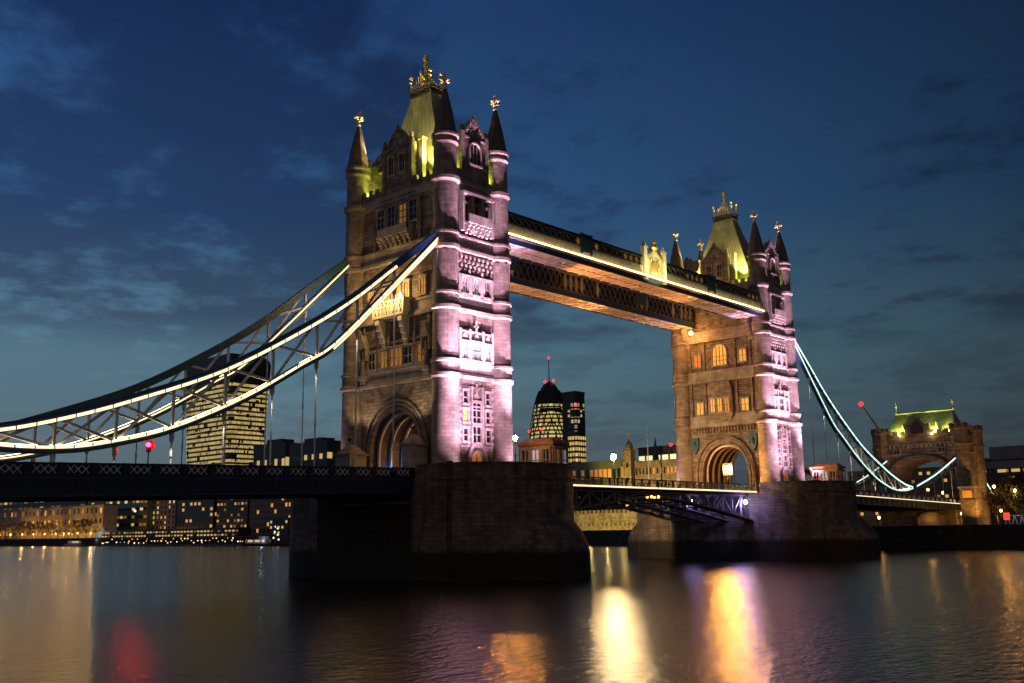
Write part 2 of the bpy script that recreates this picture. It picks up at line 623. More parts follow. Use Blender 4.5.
# ------------------------------------------------------------------ window shapes, shared by both towers
def window_meshes():
    d = {}

    def frame(w, h, mull, bars, arch=0.0, t=.22, dep=.30):
        f = MB()
        f.box(-w/2-t, -w/2, -dep, .05, 0, h)
        f.box(w/2, w/2+t, -dep, .05, 0, h)
        f.box(-w/2-t-.08, w/2+t+.08, -dep-.10, .05, -.28, 0)
        if arch:
            n = 10
            out, inn = [], []
            for i in range(n+1):
                a = PI*i/n
                out.append(((w/2+t)*math.cos(a), h+(arch+t)*math.sin(a)**.9))
                inn.append(((w/2)*math.cos(a), h+arch*math.sin(a)**.9))
            f.prism_y(out + inn[::-1], -dep, .05)
        else:
            f.box(-w/2-t, w/2+t, -dep, .05, h, h+t)
            f.box(-w/2-t-.12, w/2+t+.12, -dep-.12, .05, h+t, h+t+.14)
        for k in range(mull):
            x = -w/2 + w*(k+1)/(mull+1)
            f.box(x-.06, x+.06, -.20, .05, 0, h+arch*.8)
        for k in range(bars):
            z = h*(k+1)/(bars+1)
            f.box(-w/2, w/2, -.18, .05, z-.06, z+.06)
        p = MB()
        if arch:
            pts = [(-w/2, 0), (w/2, 0)] + [((w/2)*math.cos(PI*i/10), h+arch*math.sin(PI*i/10)**.9) for i in range(11)]
            p.prism_y(pts[:2]+pts[2:], -.06, .04)
        else:
            p.box(-w/2, w/2, -.06, .04, 0, h)
        return f, p
    for k, a in {'small': (.75, 1.5, 0, 1), 'light': (.85, 2.1, 1, 1), 'double': (1.5, 2.2, 1, 1), 'tall': (1.5, 2.7, 1, 2), 'triple': (2.4, 2.3, 2, 1),
                 'pointed': (1.1, 2.0, 1, 1, .8), 'big': (3.0, 2.6, 3, 2, 1.4), 'door': (2.0, 2.3, 1, 1, 1.2), 'gable': (1.9, 2.1, 2, 1, .9), 'narrow': (1.0, 2.5, 1, 1)}.items():
        f, p = frame(*a)
        d[k] = (f.mesh('window', TRIM), p)
    return d


WIN = window_meshes()
_pane_cache = {}


def window(parent, kind, loc, rz, glass):
    f, p = WIN[kind]
    o = put('window', f, parent, loc, rz)
    key = (kind, glass.name)
    if key not in _pane_cache:
        _pane_cache[key] = p.mesh('pane', glass)
    put('pane', _pane_cache[key], o)
    return o


WX, WY = 9.45, 5.10          # wall faces, from the tower axis
TX, TY = 8.98, 4.85          # turret axes
BANDS = [(12.18, 13.99), (20.85, 22.7), (28.85, 30.65)]


def face_pos(side, a, z, proud=0.0):
    """a runs along the face, to the right when looked at from outside"""
    if side == 'S':
        return (a, -WY-proud, z), 0.0
    if side == 'N':
        return (-a, WY+proud, z), PI
    if side == 'E':
        return (WX+proud, a, z), PI/2
    return (-WX-proud, -a, z), -PI/2


def arch_pts(hw, spring, crown, n=14, z0=-1.3):
    return [(hw, z0)] + [(hw*math.cos(PI*i/n), spring+(crown-spring)*math.sin(PI*i/n)**.85) for i in range(n+1)] + [(-hw, z0)]


def fbox(mb, side, a0, a1, p0, p1, z0, z1):
    """box on a face: a along, p outwards from the wall plane"""
    if side in 'SN':
        s = -1 if side == 'S' else 1
        ys = sorted((s*(WY+p0), s*(WY+p1)))
        xs = sorted((a0, a1) if side == 'S' else (-a0, -a1))
        return mb.box(xs[0], xs[1], ys[0], ys[1], z0, z1)
    s = 1 if side == 'E' else -1
    xs = sorted((s*(WX+p0), s*(WX+p1)))
    ys = sorted((a0, a1) if side == 'E' else (-a0, -a1))
    return mb.box(xs[0], xs[1], ys[0], ys[1], z0, z1)


def build_tower(name_label, yc, road_side, lit):
    T = thing('bridge_tower', name_label, 'bridge tower', (0, yc, 0), 0, 'gothic stone towers of the bridge')
    ch_side = 'N' if road_side == 'S' else 'S'
    # --- body
    w = MB()
    ap = arch_pts(4.9, 2.2, 8.35)
    poly = [(-WX, -1.6), (-4.9, -1.6)] + ap[::-1][0:] + [(4.9, -1.6), (WX, -1.6), (WX, 12.0), (-WX, 12.0)]
    poly = [p for i, p in enumerate(poly) if i == 0 or p != poly[i-1]]
    w.prism_y(poly, -WY, WY)
    w.box(-WX+.06, WX-.06, -WY+.06, WY-.06, 12.0, 38.2)
    w.build('wall', RUBBLE, T)
    # --- bands
    for (zb, za) in BANDS:
        c = MB()
        for p0, z0, z1 in ((.50, zb-.38, zb+.02), (.36, zb+.02, zb+.3), (.14, zb+.3, za-.3), (.34, za-.3, za)):
            c.box(-WX-p0, WX+p0, -WY-p0, WY+p0, z0, z1)
        c.build('string_course', STONE if False else TRIM, T)
    c = MB()
    for p0, z0, z1 in ((.25, 37.0, 37.5), (.45, 37.5, 37.94), (.2, 37.94, 38.3)):
        c.box(-WX-p0, WX+p0, -WY-p0, WY+p0, z0, z1)
    # corbel table under the cornice
    for side, h in (('S', 7.2), ('N', 7.2), ('E', 3.0), ('W', 3.0)):
        k = -h
        while k < h:
            fbox(c, side, k, k+.3, .0, .24, 36.6, 37.0)
            k += .7
    c.build('cornice', TRIM, T)
    # --- parapet, with merlons
    p = MB()
    for side, h in (('S', 7.4), ('N', 7.4), ('E', 3.2), ('W', 3.2)):
        fbox(p, side, -h, h, -.40, 0.1, 38.3, 39.1)
        k = -h
        while k < h-.3:
            if abs(k+.35) > (2.9 if side in 'SN' else 2.3):
                fbox(p, side, k, k+.7, -.38, .08, 39.1, 39.85)
            k += 1.3
    p.build('parapet', STONE, T)
    # --- turrets
    for sx in (-1, 1):
        for sy in (-1, 1):
            cx, cy = sx*TX, sy*TY
            t = MB()
            prof = [(2.115, -1.6), (2.115, .3), (1.845, .6), (1.755, 11.6), (2.052, 11.85), (2.052, 12.2), (1.818, 12.4), (1.800, 13.6), (1.944, 13.7), (1.944, 14.0), (1.692, 14.15),
                    (1.674, 20.3), (1.980, 20.5), (1.980, 20.87), (1.782, 21.1), (1.764, 22.35), (1.926, 22.4), (1.926, 22.7), (1.656, 22.9),
                    (1.638, 28.2), (1.944, 28.45), (1.944, 28.85), (1.764, 29.1), (1.746, 30.3), (1.908, 30.35), (1.908, 30.65), (1.656, 30.8),
                    (1.620, 37.2), (1.935, 37.55), (1.935, 37.98), (1.584, 38.2), (1.548, 42.4), (1.782, 42.7), (1.755, 43.0), (1.656, 43.05), (1.656, 43.45), (1.854, 43.6), (1.854, 43.92)]
            t.lathe(cx, cy, prof, 16, .5)
            # pointed tracery hanging round the turret below the third ring
            for k in range(8):
                a = 2*PI*k/8
                ca, sa = math.cos(a), math.sin(a)
                q = Vector((cx+ca*1.66, cy+sa*1.66, 0))
                s_ = Vector((-sa, ca, 0))*.34
                o_ = Vector((ca, sa, 0))*.07
                A = [q-s_+o_+Vector((0, 0, 28.0)), q+s_+o_+Vector((0, 0, 28.0)), q+o_*.4+Vector((0, 0, 25.4))]
                B = [x-o_*2.2 for x in A]
                t.add(A+B, [(0, 1, 2), (5, 4, 3), (0, 3, 4, 1), (1, 4, 5, 2), (2, 5, 3, 0)])
            tu = t.build('turret', ASHLAR, T, 30)
            s = MB()
            s.lathe(cx, cy, [(1.86, 43.92), (1.62, 44.2), (1.2, 46.6), (.72, 48.7), (.30, 50.4), (.24, 50.5)], 8, .5)
            s.build('spire', SLATE, tu)
            f = MB()
            f.lathe(cx, cy, [(.24, 50.3), (.36, 50.6), (.20, 50.75), (.20, 51.1), (.3, 51.2), (.14, 51.3)], 8)
            for dx, dy in ((.62, .18), (.18, .62)):
                f.box(cx-dx, cx+dx, cy-dy, cy+dy, 51.55, 51.9)
            f.box(cx-.16, cx+.16, cy-.16, cy+.16, 51.3, 52.75)
            for dx, dy in ((.62, 0), (-.62, 0), (0, .62), (0, -.62)):
                f.sphere((cx+dx, cy+dy, 51.72), .24, 8, 6)
            f.sphere((cx, cy, 52.6), .24, 8, 6)
            f.build('finial', CROSS, tu)
    # --- main roof
    r_ = MB()
    rings = []
    for z, hx, hy in ((38.3, 6.9, 3.2), (39.6, 6.6, 3.1), (43.0, 5.7, 2.75), (47.0, 4.35, 2.15), (51.0, 2.85, 1.45), (53.6, 2.1, 1.0)):
        rings.append([(-hx, -hy, z), (hx, -hy, z), (hx, hy, z), (-hx, hy, z)])
    r_.loft(rings)
    # lead rolls down the slopes
    for s in (-1, 1):
        for k in range(-4, 5):
            for i in range(1, 5):
                a, b_ = rings[i], rings[i+1]
                fa, fb = k/5.0, k/5.0
                ya, yb = s*abs(a[0][1]), s*abs(b_[0][1])
                r_.bar((fa*a[1][0], ya, a[0][2]), (fb*b_[1][0], yb, b_[0][2]), .05)
    roof = r_.build('roof', LEAD, T)
    pl = MB()
    pl.box(-2.25, 2.25, -1.15, 1.15, 53.6, 53.85)
    pl.box(-2.1, 2.1, -1.02, 1.02, 53.85, 54.45)
    pl.box(-2.4, 2.4, -1.3, 1.3, 54.45, 54.7)
    for k in range(9):
        x = -2.0 + 4.0*k/8
        for s in (-1, 1):
            pl.box(x-.12, x+.12, s*1.08-.12, s*1.08+.12, 53.9, 54.4)
    pl.build('roof_platform', IRON, roof)
    cr = MB()
    for s in (-1, 1):
        for k in range(11):
            x = -2.0 + 4.0*k/10
            hh = .8 + 2.0*(1-abs(x)/2.0)**2
            cr.lathe(x, s*1.05, [(.05, 54.7), (.05, 54.7+hh*.7), (.14, 54.7+hh*.8), (.02, 54.7+hh)], 6)
        cr.box(-2.1, 2.1, s*1.05-.04, s*1.05+.04, 55.0, 55.1)
    for k in range(5):
        f = k/5
        for s in (-1, 1):
            cr.bar((s*1.9*(1-f)**1.6, 0, 54.7+3.6*f), (s*1.9*(1-f-.2)**1.6 if f < .8 else 0, 0, 54.7+3.6*(f+.2)), .09)
            cr.sphere((s*1.9*(1-f)**1.6, 0, 54.9+3.6*f), .17, 6, 4)
    for x in (-2.0, 2.0):
        for s in (-1, 1):
            cr.lathe(x, s*1.0, [(.12, 54.7), (.10, 56.0), (.26, 56.1), (.26, 56.25), (.11, 56.35), (.11, 56.6), (.29, 56.8), (.25, 57.05), (.03, 57.2)], 8)
    cr.lathe(0, 0, [(.4, 54.75), (.22, 56.0), (.16, 58.2), (.36, 58.4), (.36, 58.7), (.15, 58.9), (.42, 59.2), (.40, 59.7), (.18, 59.9), (.25, 60.15), (.03, 60.45)], 10)
    cr.build('roof_crest', DULLGOLD, roof)
    # --- gables
    for side, hw in (('S', 2.75), ('E', 2.25), ('N', 2.75), ('W', 2.25)):
        g = MB()
        zs, za = 45.0, 47.5
        out = [(-hw, 38.3), (hw, 38.3), (hw, zs), (hw*.72, zs+.25), (.16, za), (-.16, za), (-hw*.72, zs+.25), (-hw, zs)]
        if side == 'S':
            g.prism_y(out, -WY-.12, -WY+1.0)
        elif side == 'N':
            g.prism_y(out, WY-1.0, WY+.12)
        elif side == 'E':
            g.prism_x(out, WX-1.0, WX+.12)
        else:
            g.prism_x(out, -WX-.12, -WX+1.0)
        # copings, corner shafts, string lines and the finial of the gable
        for s in (-1, 1):
            fbox(g, side, s*hw-.3, s*hw+.3, -.2, .34, 38.3, 45.3)
            fbox(g, side, s*hw-.2, s*hw+.2, -.1, .24, 45.3, 46.2)
        fbox(g, side, -hw+.32, hw-.32, .1, .28, 44.5, 44.75)
        fbox(g, side, -hw+.32, hw-.32, .1, .30, 40.3, 40.55)
        fbox(g, side, -.2, .2, -.1, .22, 47.3, 48.0)
        n_ = 5
        for k in range(n_):
            f0 = k/n_
            aa = hw*.72*(1-f0)
            zz_ = 45.25 + (47.4-45.25)*f0
            for s in (-1, 1):
                fbox(g, side, s*aa-.22, s*aa+.22, -.1, .26, zz_, zz_+.42)
        go = g.build('gable', STONE, T)
        ins = [(-1.15, 'narrow'), (1.15, 'narrow')] if side in 'SN' else [(0, 'gable')]
        if side in ('S', 'E'):
            for a, kd in ins:
                pos, rz = face_pos(side, a, 40.9, .12)
                window(go, kd, pos, rz, GLASSD)
            tr = MB()
            for a in (-.55, .55):
                fbox(tr, side, a-.35, a+.35, .1, .2, 45.0, 45.8)
            fbox(tr, side, -.3, .3, .1, .2, 46.0, 46.7)
            tr.build('tracery', TRIM, go)
        # little roof running back from the gable to the main roof
        gr = MB()
        ins_ = [(-hw*.8, 44.0), (hw*.8, 44.0), (0, 46.9)]
        if side == 'S':
            gr.prism_y(ins_, -WY+1.0, -1.8)
        elif side == 'N':
            gr.prism_y(ins_, 1.8, WY-1.0)
        elif side == 'E':
            gr.prism_x(ins_, 3.2, WX-1.0)
        else:
            gr.prism_x(ins_, -WX+1.0, -3.2)
        gr.build('gable_roof', LEAD, go)
    # chimneys beside the road gables
    for x in (-3.6, 3.6):
        c = MB()
        c.box(x-.35, x+.35, -4.3, -3.6, 38.3, 45.2)
        c.box(x-.5, x+.5, -4.45, -3.45, 45.2, 45.5)
        c.build('chimney', TRIM, T)
    # --- archway mouldings, vault ribs
    for side in ('S', 'N'):
        m = MB()
        s = -1 if side == 'S' else 1
        for hw, cr_, t_, pr_ in ((4.9, 8.35, .45, .34), (5.5, 9.0, .4, .22), (6.1, 9.6, .28, .42)):
            A = arch_pts(hw, 2.2, cr_)
            B = arch_pts(hw+t_, 2.2, cr_+t_)
            for i in range(len(A)-1):
                y0, y1 = s*(WY-.02), s*(WY+pr_)
                q = [(A[i], B[i]), (A[i+1], B[i+1])]
                vs = [(q[0][0][0], y0, q[0][0][1]), (q[0][1][0], y0, q[0][1][1]), (q[1][1][0], y0, q[1][1][1]), (q[1][0][0], y0, q[1][0][1])]
                m._prism(vs, (0, y1-y0, 0))
        m.build('arch_moulding', STONE, T)
    for y in (-4.3, -2.2, -.1, 2.0, 4.1):
        m = MB()
        A = arch_pts(4.45, 2.2, 7.9, 18)
        B = arch_pts(4.88, 2.2, 8.33, 18)
        for i in range(len(A)-1):
            m._prism([(A[i][0], y, A[i][1]), (B[i][0], y, B[i][1]), (B[i+1][0], y, B[i+1][1]), (A[i+1][0], y, A[i+1][1])], (0, .26, 0))
        m.build('vault_rib', WHITE, T)
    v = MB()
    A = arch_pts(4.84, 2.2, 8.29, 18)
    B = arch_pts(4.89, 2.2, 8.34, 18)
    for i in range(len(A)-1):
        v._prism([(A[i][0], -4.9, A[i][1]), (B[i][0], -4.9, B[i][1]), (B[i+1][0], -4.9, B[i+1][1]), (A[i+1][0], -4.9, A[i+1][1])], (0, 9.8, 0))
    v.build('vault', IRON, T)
    # --- east face
    S = 'E'
    L1 = [(-2.05, 8.7, 'small'), (2.05, 8.7, 'small'), (-2.05, 6.3, 'small'), (2.05, 6.3, 'small'), (-2.05, 3.9, 'small'), (2.05, 3.9, 'small'),
          (0, 6.1, 'tall'), (0, 3.7, 'double')]
    for i, (a, z, k) in enumerate(L1):
        pos, rz = face_pos(S, a, z)
        window(T, k, pos, rz, GLASSW if i in lit.get('E1', ()) else GLASSD)
    tr = MB()
    for a in (-2.9, -1.2, 1.2, 2.9):
        for k in range(9):
            z = 3.5 + k*.86
            fbox(tr, S, a-.22-.08*(k % 2), a+.22+.08*(k % 2), .0, .14, z, z+.42)
    for z in (3.15, 5.75, 8.25, 10.7):
        fbox(tr, S, -2.95, 2.95, .0, .18, z, z+.2)
    for a in (-1.0, 1.0):
        fbox(tr, S, a-.14, a+.14, .0, .4, 3.4, 10.9)
    fbox(tr, S, -.5, .5, .0, .2, 9.2, 9.9)
    fbox(tr, S, -.14, .14, .0, .3, 9.9, 11.3)
    fbox(tr, S, -.4, .4, .0, .3, 10.6, 10.85)
    tr.build('window_surround', TRIM, T)
    pos, rz = face_pos(S, 0, -.9)
    window(T, 'door', pos, rz, GLASSA)
    dm = MB()
    pts = [(1.25*math.cos(PI*i/12), 1.5+1.9*math.sin(PI*i/12)) for i in range(13)]
    pt2 = [(1.75*math.cos(PI*i/12), 1.5+2.35*math.sin(PI*i/12)) for i in range(13)]
    dm.prism_x([(1.75, -1.2)]+pt2+[(-1.75, -1.2), (-1.25, -1.2)]+pts[::-1]+[(1.25, -1.2)], WX+.03, WX+.42)
    dm.build('door_surround', TRIM, T)
    # second storey
    for a, k in ((-2.1, 'light'), (0, 'double'), (2.1, 'light')):
        pos, rz = face_pos(S, a, 14.35, .02)
        window(T, k, pos, rz, GLASSP if lit.get('E2') else GLASSD)
    tr = MB()
    fbox(tr, S, -2.95, 2.95, 0, .16, 16.75, 17.9)
    fbox(tr, S, -3.0, 3.0, 0, .3, 17.9, 18.1)
    for a in (-2.95, -1.2, 1.2, 2.95):
        fbox(tr, S, a-.2, a+.2, 0, .36, 14.1, 18.3)
    for a in (-2.1, 0, 2.1):
        tr.prism_x([(a-.7, 16.9), (a+.7, 16.9), (a, 18.0)], WX+.1, WX+.3)
    fbox(tr, S, -.14, .14, 0, .3, 18.1, 19.6)
    fbox(tr, S, -.4, .4, 0, .3, 18.7, 18.95)
    tr.build('window_surround', TRIM, T)
    # third storey: small lights under a panel of corbels
    for a in (-2.1, 0, 2.1):
        pos, rz = face_pos(S, a, 23.0, .02)
        window(T, 'light', pos, rz, GLASSP if (lit.get('E2') and a < 1) else GLASSD)
    tr = MB()
    for a in (-2.95, -1.05, 1.05, 2.95):
        fbox(tr, S, a-.32, a+.32, 0, .32, 22.8, 25.5)
    fbox(tr, S, -3.1, 3.1, 0, .25, 25.35, 25.6)
    for row in range(4):
        for k in range(8):
            a = -2.85 + .81*k + (.2 if row % 2 else 0)
            z = 25.85 + row*.62
            fbox(tr, S, a-.22, a+.22, 0, .30, z, z+.38)
    tr.build('corbel_panel', TRIM, T)
    # fourth storey: balcony before a recessed bay
    rc = MB()
    fbox(rc, S, -2.6, 2.6, .0, .04, 31.5, 36.4)
    rc.build('bay_recess', NAVY, T)
    for a in (-1.85, 0, 1.85):
        pos, rz = face_pos(S, a, 32.6, .05)
        window(T, 'narrow', pos, rz, GLASSD)
    bl = MB()
    for a in (-2.75, -.95, .95, 2.75):
        fbox(bl, S, a-.18, a+.18, 0, .85, 31.2, 36.6)
    fbox(bl, S, -2.95, 2.95, 0, 1.0, 36.2, 36.6)
    fbox(bl, S, -2.2, 2.2, .0, 1.35, 32.3, 32.55)
    fbox(bl, S, -2.2, 2.2, 1.15, 1.35, 32.55, 33.5)
    for k in range(6):
        a = -1.9 + .76*k
        for j in range(3):
            fbox(bl, S, a-.16, a+.16, 0, 1.3-.35*j, 32.3-.42*(j+1), 32.3-.42*j)
    bl.build('balcony', TRIM, T)
    # --- road face (towards the approach span)
    S = road_side
    if lit.get('road'):
        for i, a in enumerate((-3.3, -1.15, 1.15, 3.3)):
            pos, rz = face_pos(S, a, 33.6)
            window(T, 'tall', pos, rz, GLASSA if i == 2 else GLASSD)
        b_ = MB()
        fbox(b_, S, -3.2, 3.2, 0, 1.2, 32.0, 32.3)
        fbox(b_, S, -3.2, 3.2, 1.0, 1.2, 32.3, 33.2)
        for s in (-1, 1):
            fbox(b_, S, s*3.1-.1, s*3.1+.1, 0, 1.2, 32.3, 33.2)
        for k in range(7):
            a = -2.9+k*.97
            for j in range(3):
                fbox(b_, S, a-.2, a+.2, 0, 1.15-.32*j, 32.0-.45*(j+1), 32.0-.45*j)
        b_.build('balcony', TRIM, T)
        for a, k in ((-5.4, 'light'), (5.2, 'light'), (-2.0, 'light'), (2.0, 'light'), (0, 'double')):
            pos, rz = face_pos(S, a, 23.2)
            window(T, k, pos, rz, GLASSW if abs(a) > 3 else GLASSA)
        for i, (a, k) in enumerate(((-5.0, 'double'), (-2.4, 'double'), (0, 'triple'), (2.4, 'double'), (4.9, 'double'))):
            pos, rz = face_pos(S, a, 14.3)
            window(T, k, pos, rz, (GLASSD, GLASSA, GLASSA, GLASSD, GLASSA)[i])
        # lit balcony on brackets over the road
        b_ = MB()
        fbox(b_, S, -3.3, 2.7, 0, 1.5, 20.75, 21.05)
        fbox(b_, S, -3.3, 2.7, 1.25, 1.5, 22.75, 22.95)
        for k in range(9):
            a = -3.2 + k*.73
            fbox(b_, S, a-.10, a+.10, 1.28, 1.47, 21.05, 22.75)
        for k in range(8):
            a = -2.84 + k*.73
            y0 = -WY-1.38
            b_.bar((a-.3, y0, 21.1), (a+.3, y0, 22.7), .10)
            b_.bar((a+.3, y0, 21.1), (a-.3, y0, 22.7), .10)
        for s in (-3.3, 2.7):
            fbox(b_, S, s-.14, s+.14, 0, 1.5, 20.95, 23.05)
        for a in (-2.6, 2.0):
            for j in range(5):
                fbox(b_, S, a-.4, a+.4, 0, 1.4-.27*j, 20.75-.8*(j+1), 20.75-.8*j)
        bal = b_.build('lit_balcony', CREAM, T, label='pale balcony of crossed panels under two small lamps')
        for a in (-2.6, 1.6):
            l_ = MB().sphere((a, -WY-1.0, 23.5), .22)
            l_.build('lamp_globe', glow('balcony_lamp_glow', (1, .68, .32), 26), bal)
            lamp(T, 'POINT', (a, -WY-2.6, 23.3), 900, (1, .58, .20))
        # canopied statues
        for a in (-6.4, 6.2):
            n_ = MB()
            fbox(n_, S, a-.75, a+.75, 0, .9, 13.0, 13.5)
            fbox(n_, S, a-.5, a+.5, 0, .6, 12.4, 13.0)
            fbox(n_, S, a-.75, a-.62, 0, .16, 13.5, 15.6)
            fbox(n_, S, a+.62, a+.75, 0, .16, 13.5, 15.6)
            n_.prism_y([(a-.8, 17.3), (a+.8, 17.3), (a, 19.2)], -WY-.9, -WY)
            fbox(n_, S, a-.8, a-.6, 0, .8, 15.6, 17.3)
            fbox(n_, S, a+.6, a+.8, 0, .8, 15.6, 17.3)
            no = n_.build('niche', TRIM, T)
            st = MB()
            st.lathe(a, -WY-.5, [(.42, 13.5), (.36, 14.4), (.30, 15.0), (.40, 15.5), (.36, 15.8), (.13, 15.95), (.12, 16.05), (.19, 16.2), (.19, 16.4), (.05, 16.55)], 10)
            st.bar((a-.38, -WY-.55, 15.6), (a-.45, -WY-.8, 14.8), .17)
            st.bar((a+.38, -WY-.55, 15.6), (a+.3, -WY-.9, 15.0), .17)
            st.bar((a+.38, -WY-.95, 13.5), (a+.38, -WY-.95, 16.9), .07)
            st.build('statue', STONE, no, 40)
        tr = MB()
        for a in (-6.6, -3.6, -1.5, 1.5, 3.6, 6.4):
            fbox(tr, S, a-.17, a+.17, 0, .3, 14.1, 20.4)
        fbox(tr, S, -7.0, 7.0, 0, .2, 17.4, 17.65)
        tr.build('buttress_strip', STONE, T)
        for a in (-4.6, 4.6):
            fbox(MB(), S, a-.17, a+.17, 0, .3, 30.8, 36.8).build('buttress_strip', STONE, T)
    # --- face over the river channel
    S = ch_side
    if lit.get('channel'):
        pos, rz = face_pos(S, 0, 23.6)
        window(T, 'big', pos, rz, GLASSW)
        for a in (-5.0, 5.0):
            pos, rz = face_pos(S, a, 23.8)
            window(T, 'double', pos, rz, GLASSW if a > 0 else GLASSA)
        pos, rz = face_pos(S, 0, 14.6, .9)
        o_ = MB()
        fbox(o_, S, -2.6, 2.6, 0, .9, 13.9, 18.4)
        for k in range(4):
            fbox(o_, S, -2.6+.35*k, 2.6-.35*k, 0, .9-.2*k, 13.9-.45*(k+1), 13.9-.45*k)
        o_.prism_y([(-2.75, 18.4), (2.75, 18.4), (2.2, 20.3), (-2.2, 20.3)], -WY-1.0, -WY)
        oo = o_.build('oriel', STONE, T)
        for a in (-1.55, 0, 1.55):
            pos, rz = face_pos(S, a, 14.5, .9)
            window(oo, 'narrow', pos, rz, GLASSW if a < 1 else GLASSA)
        for a in (-4.9, 4.9):
            pos, rz = face_pos(S, a, 14.4)
            window(T, 'double', pos, rz, GLASSW)
        tr = MB()
        for a in (-6.6, -3.4, 3.4, 6.6):
            fbox(tr, S, a-.2, a+.2, 0, .34, 14.1, 20.4)
            fbox(tr, S, a-.2, a+.2, 0, .34, 22.8, 28.3)
        fbox(tr, S, -7, 7, 0, .2, 18.0, 18.3)
        k = -6.8
        while k < 6.8:
            fbox(tr, S, k, k+.28, 0, .32, 10.6, 11.7)
            k += .66
        tr.build('buttress_strip', STONE, T)
        # brackets that carry the walkways
        for a in (-6.9, 6.9):
            b_ = MB()
            for j in range(5):
                fbox(b_, S, a-.45, a+.45, 0, 1.9-.38*j, 31.4-.75*(j+1), 31.4-.75*j)
            b_.build('walkway_bracket', TRIM, T)
        for a in (-6.3, 6.3):
            sh = MB()
            out = [(a-.85, 9.9), (a+.85, 9.9), (a+.85, 8.3), (a+.5, 7.3), (a, 6.7), (a-.5, 7.3), (a-.85, 8.3)]
            sh.prism_y(out[::-1], -WY-.55, -WY-.05)
            sh.sphere((a, -WY-.5, 8.5), .5, 10, 8, 1.5)
            sh.build('heraldic_shield', SHIELD, T)
    return T


tower_s = build_tower('near gothic bridge tower, lit pink on its river face, behind the long suspension chains', -HY, 'S', {'road': True, 'E1': (2,), 'E2': True})
tower_n = build_tower('far gothic bridge tower whose arched face glows orange above the river channel', HY, 'N', {'channel': True, 'E1': (), 'E2': False})


# ------------------------------------------------------------------ piers
def ogive(a0, a, b, n=14):
    """plan of a pier: straight flanks, rounded noses; counter clockwise"""
    east = [(a0 + a*math.sin(PI/2*(1-abs(t))**1.0), b*math.sin(PI/2*t)) for t in [-1+2*i/(2*n) for i in range(2*n+1)]]
    return east + [(-x, -y) for x, y in east]


def cutwater_rings(sx, n=16):
    rings = []
    for z, a in [(-17, 13.4), (-12.9, 13.3), (-10.0, 13.2), (-9.2, 13.0), (-8.2, 12.5), (-7.2, 11.7), (-6.3, 10.6), (-5.6, 9.4), (-5.3, 8.2)]:
        pts = [(12.9 + a*math.cos(PI/2*t), 7.6*math.sin(PI/2*t)) for t in [-1+2*i/(2*n) for i in range(2*n+1)]]
        if sx < 0:
            pts = [(-x, -y) for x, y in pts]
        rings.append([(x, y, z) for x, y in pts])
    return rings


def build_pier(label, yc, dsign):
    P = thing('bridge_pier', label, 'bridge pier', (0, yc, 0), 0, 'granite piers under the towers')
    b = MB()
    pl = ogive(12.6, 9.2, 10.62)
    b.prism_z(pl, -17, -1.2)
    b.build('pier_body', GRANITE, P, 40)
    for half in (-1, 1):
      cp = MB()
      for (k0, k1, z0, z1) in ((1.012, 1.02, -1.3, -1.0), (1.0, 1.0, -1.2, .38), (1.012, 1.02, .38, .55)):
          outer = ogive(12.6, 9.2+(k1-1)*12, 10.62+(k1-1)*12)
          inner = ogive(12.6, 8.5, 9.9)
          n = len(outer)
          rr = [[(x, y, z0) for x, y in outer], [(x, y, z1) for x, y in outer], [(x, y, z1) for x, y in inner], [(x, y, z0) for x, y in inner]]
          vs = [p for r_ in rr for p in r_]
          fs = []
          for i in range(n):
              j = (i+1) % n
              xm = half*(outer[i][0]+outer[j][0])/2
              if xm < 8.0:
                  continue
              for k in range(4):
                  fs.append((k*n+i, k*n+j, ((k+1) % 4)*n+j, ((k+1) % 4)*n+i))
          used = sorted({i for f_ in fs for i in f_})
          re_ = {o_: n_ for n_, o_ in enumerate(used)}
          cp.add([vs[i] for i in used], [tuple(re_[i] for i in f_) for f_ in fs])
      # flank parapets beside the tower, clear of the roadway
      for sx in (half,):
          for sy in (-1, 1):
              x0, x1 = sorted((sx*9.9, sx*12.7))
              y0, y1 = sorted((sy*9.95, sy*10.62))
              cp.box(x0, x1, y0, y1, -1.19, .38)
              y0, y1 = sorted((sy*9.9, sy*10.78))
              cp.box(x0, x1, y0, y1, .382, .55)
      cp.build('parapet', GRANITE, P)
    for sx in (1, -1):
        MB().loft(cutwater_rings(sx)).build('cutwater', GRANITE, P, 40)
    MB().box(-7.6, 7.6, -10.6, 10.6, -1.19, -1.05).build('roadway', ASPH, P)
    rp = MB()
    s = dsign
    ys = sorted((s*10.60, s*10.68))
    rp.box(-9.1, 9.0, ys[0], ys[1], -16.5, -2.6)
    rp.build('recess_panel', RECESS, P)  # flat dark brick panel laid on the pier face below the deck
    ys = sorted((s*10.68, s*11.0))
    MB().box(-4.6, 8.5, ys[0], ys[1], -3.95, -3.72).build('timber_ledge', WOOD, P)
    ld = MB()
    lx, ly = 15.2, s*10.62*math.cos(math.asin((15.2-12.6)/9.2))
    for d_ in (-.25, .25):
        ld.bar((lx+d_, ly+s*.2, -14), (lx+d_, ly+s*.2, .2), .07)
    k = -13.8
    while k < 0:
        ld.bar((lx-.25, ly+s*.2, k), (lx+.25, ly+s*.2, k), .05)
        k += .35
    ld.build('ladder', IRON, P)
    return P


build_pier('granite pier with rounded cutwater under the near tower', -HY, -1)
build_pier('granite pier with rounded cutwater under the far tower', HY, 1)


# ------------------------------------------------------------------ approach spans
def path_y(y0, y1, n):
    return [y0+(y1-y0)*i/n for i in range(n+1)]


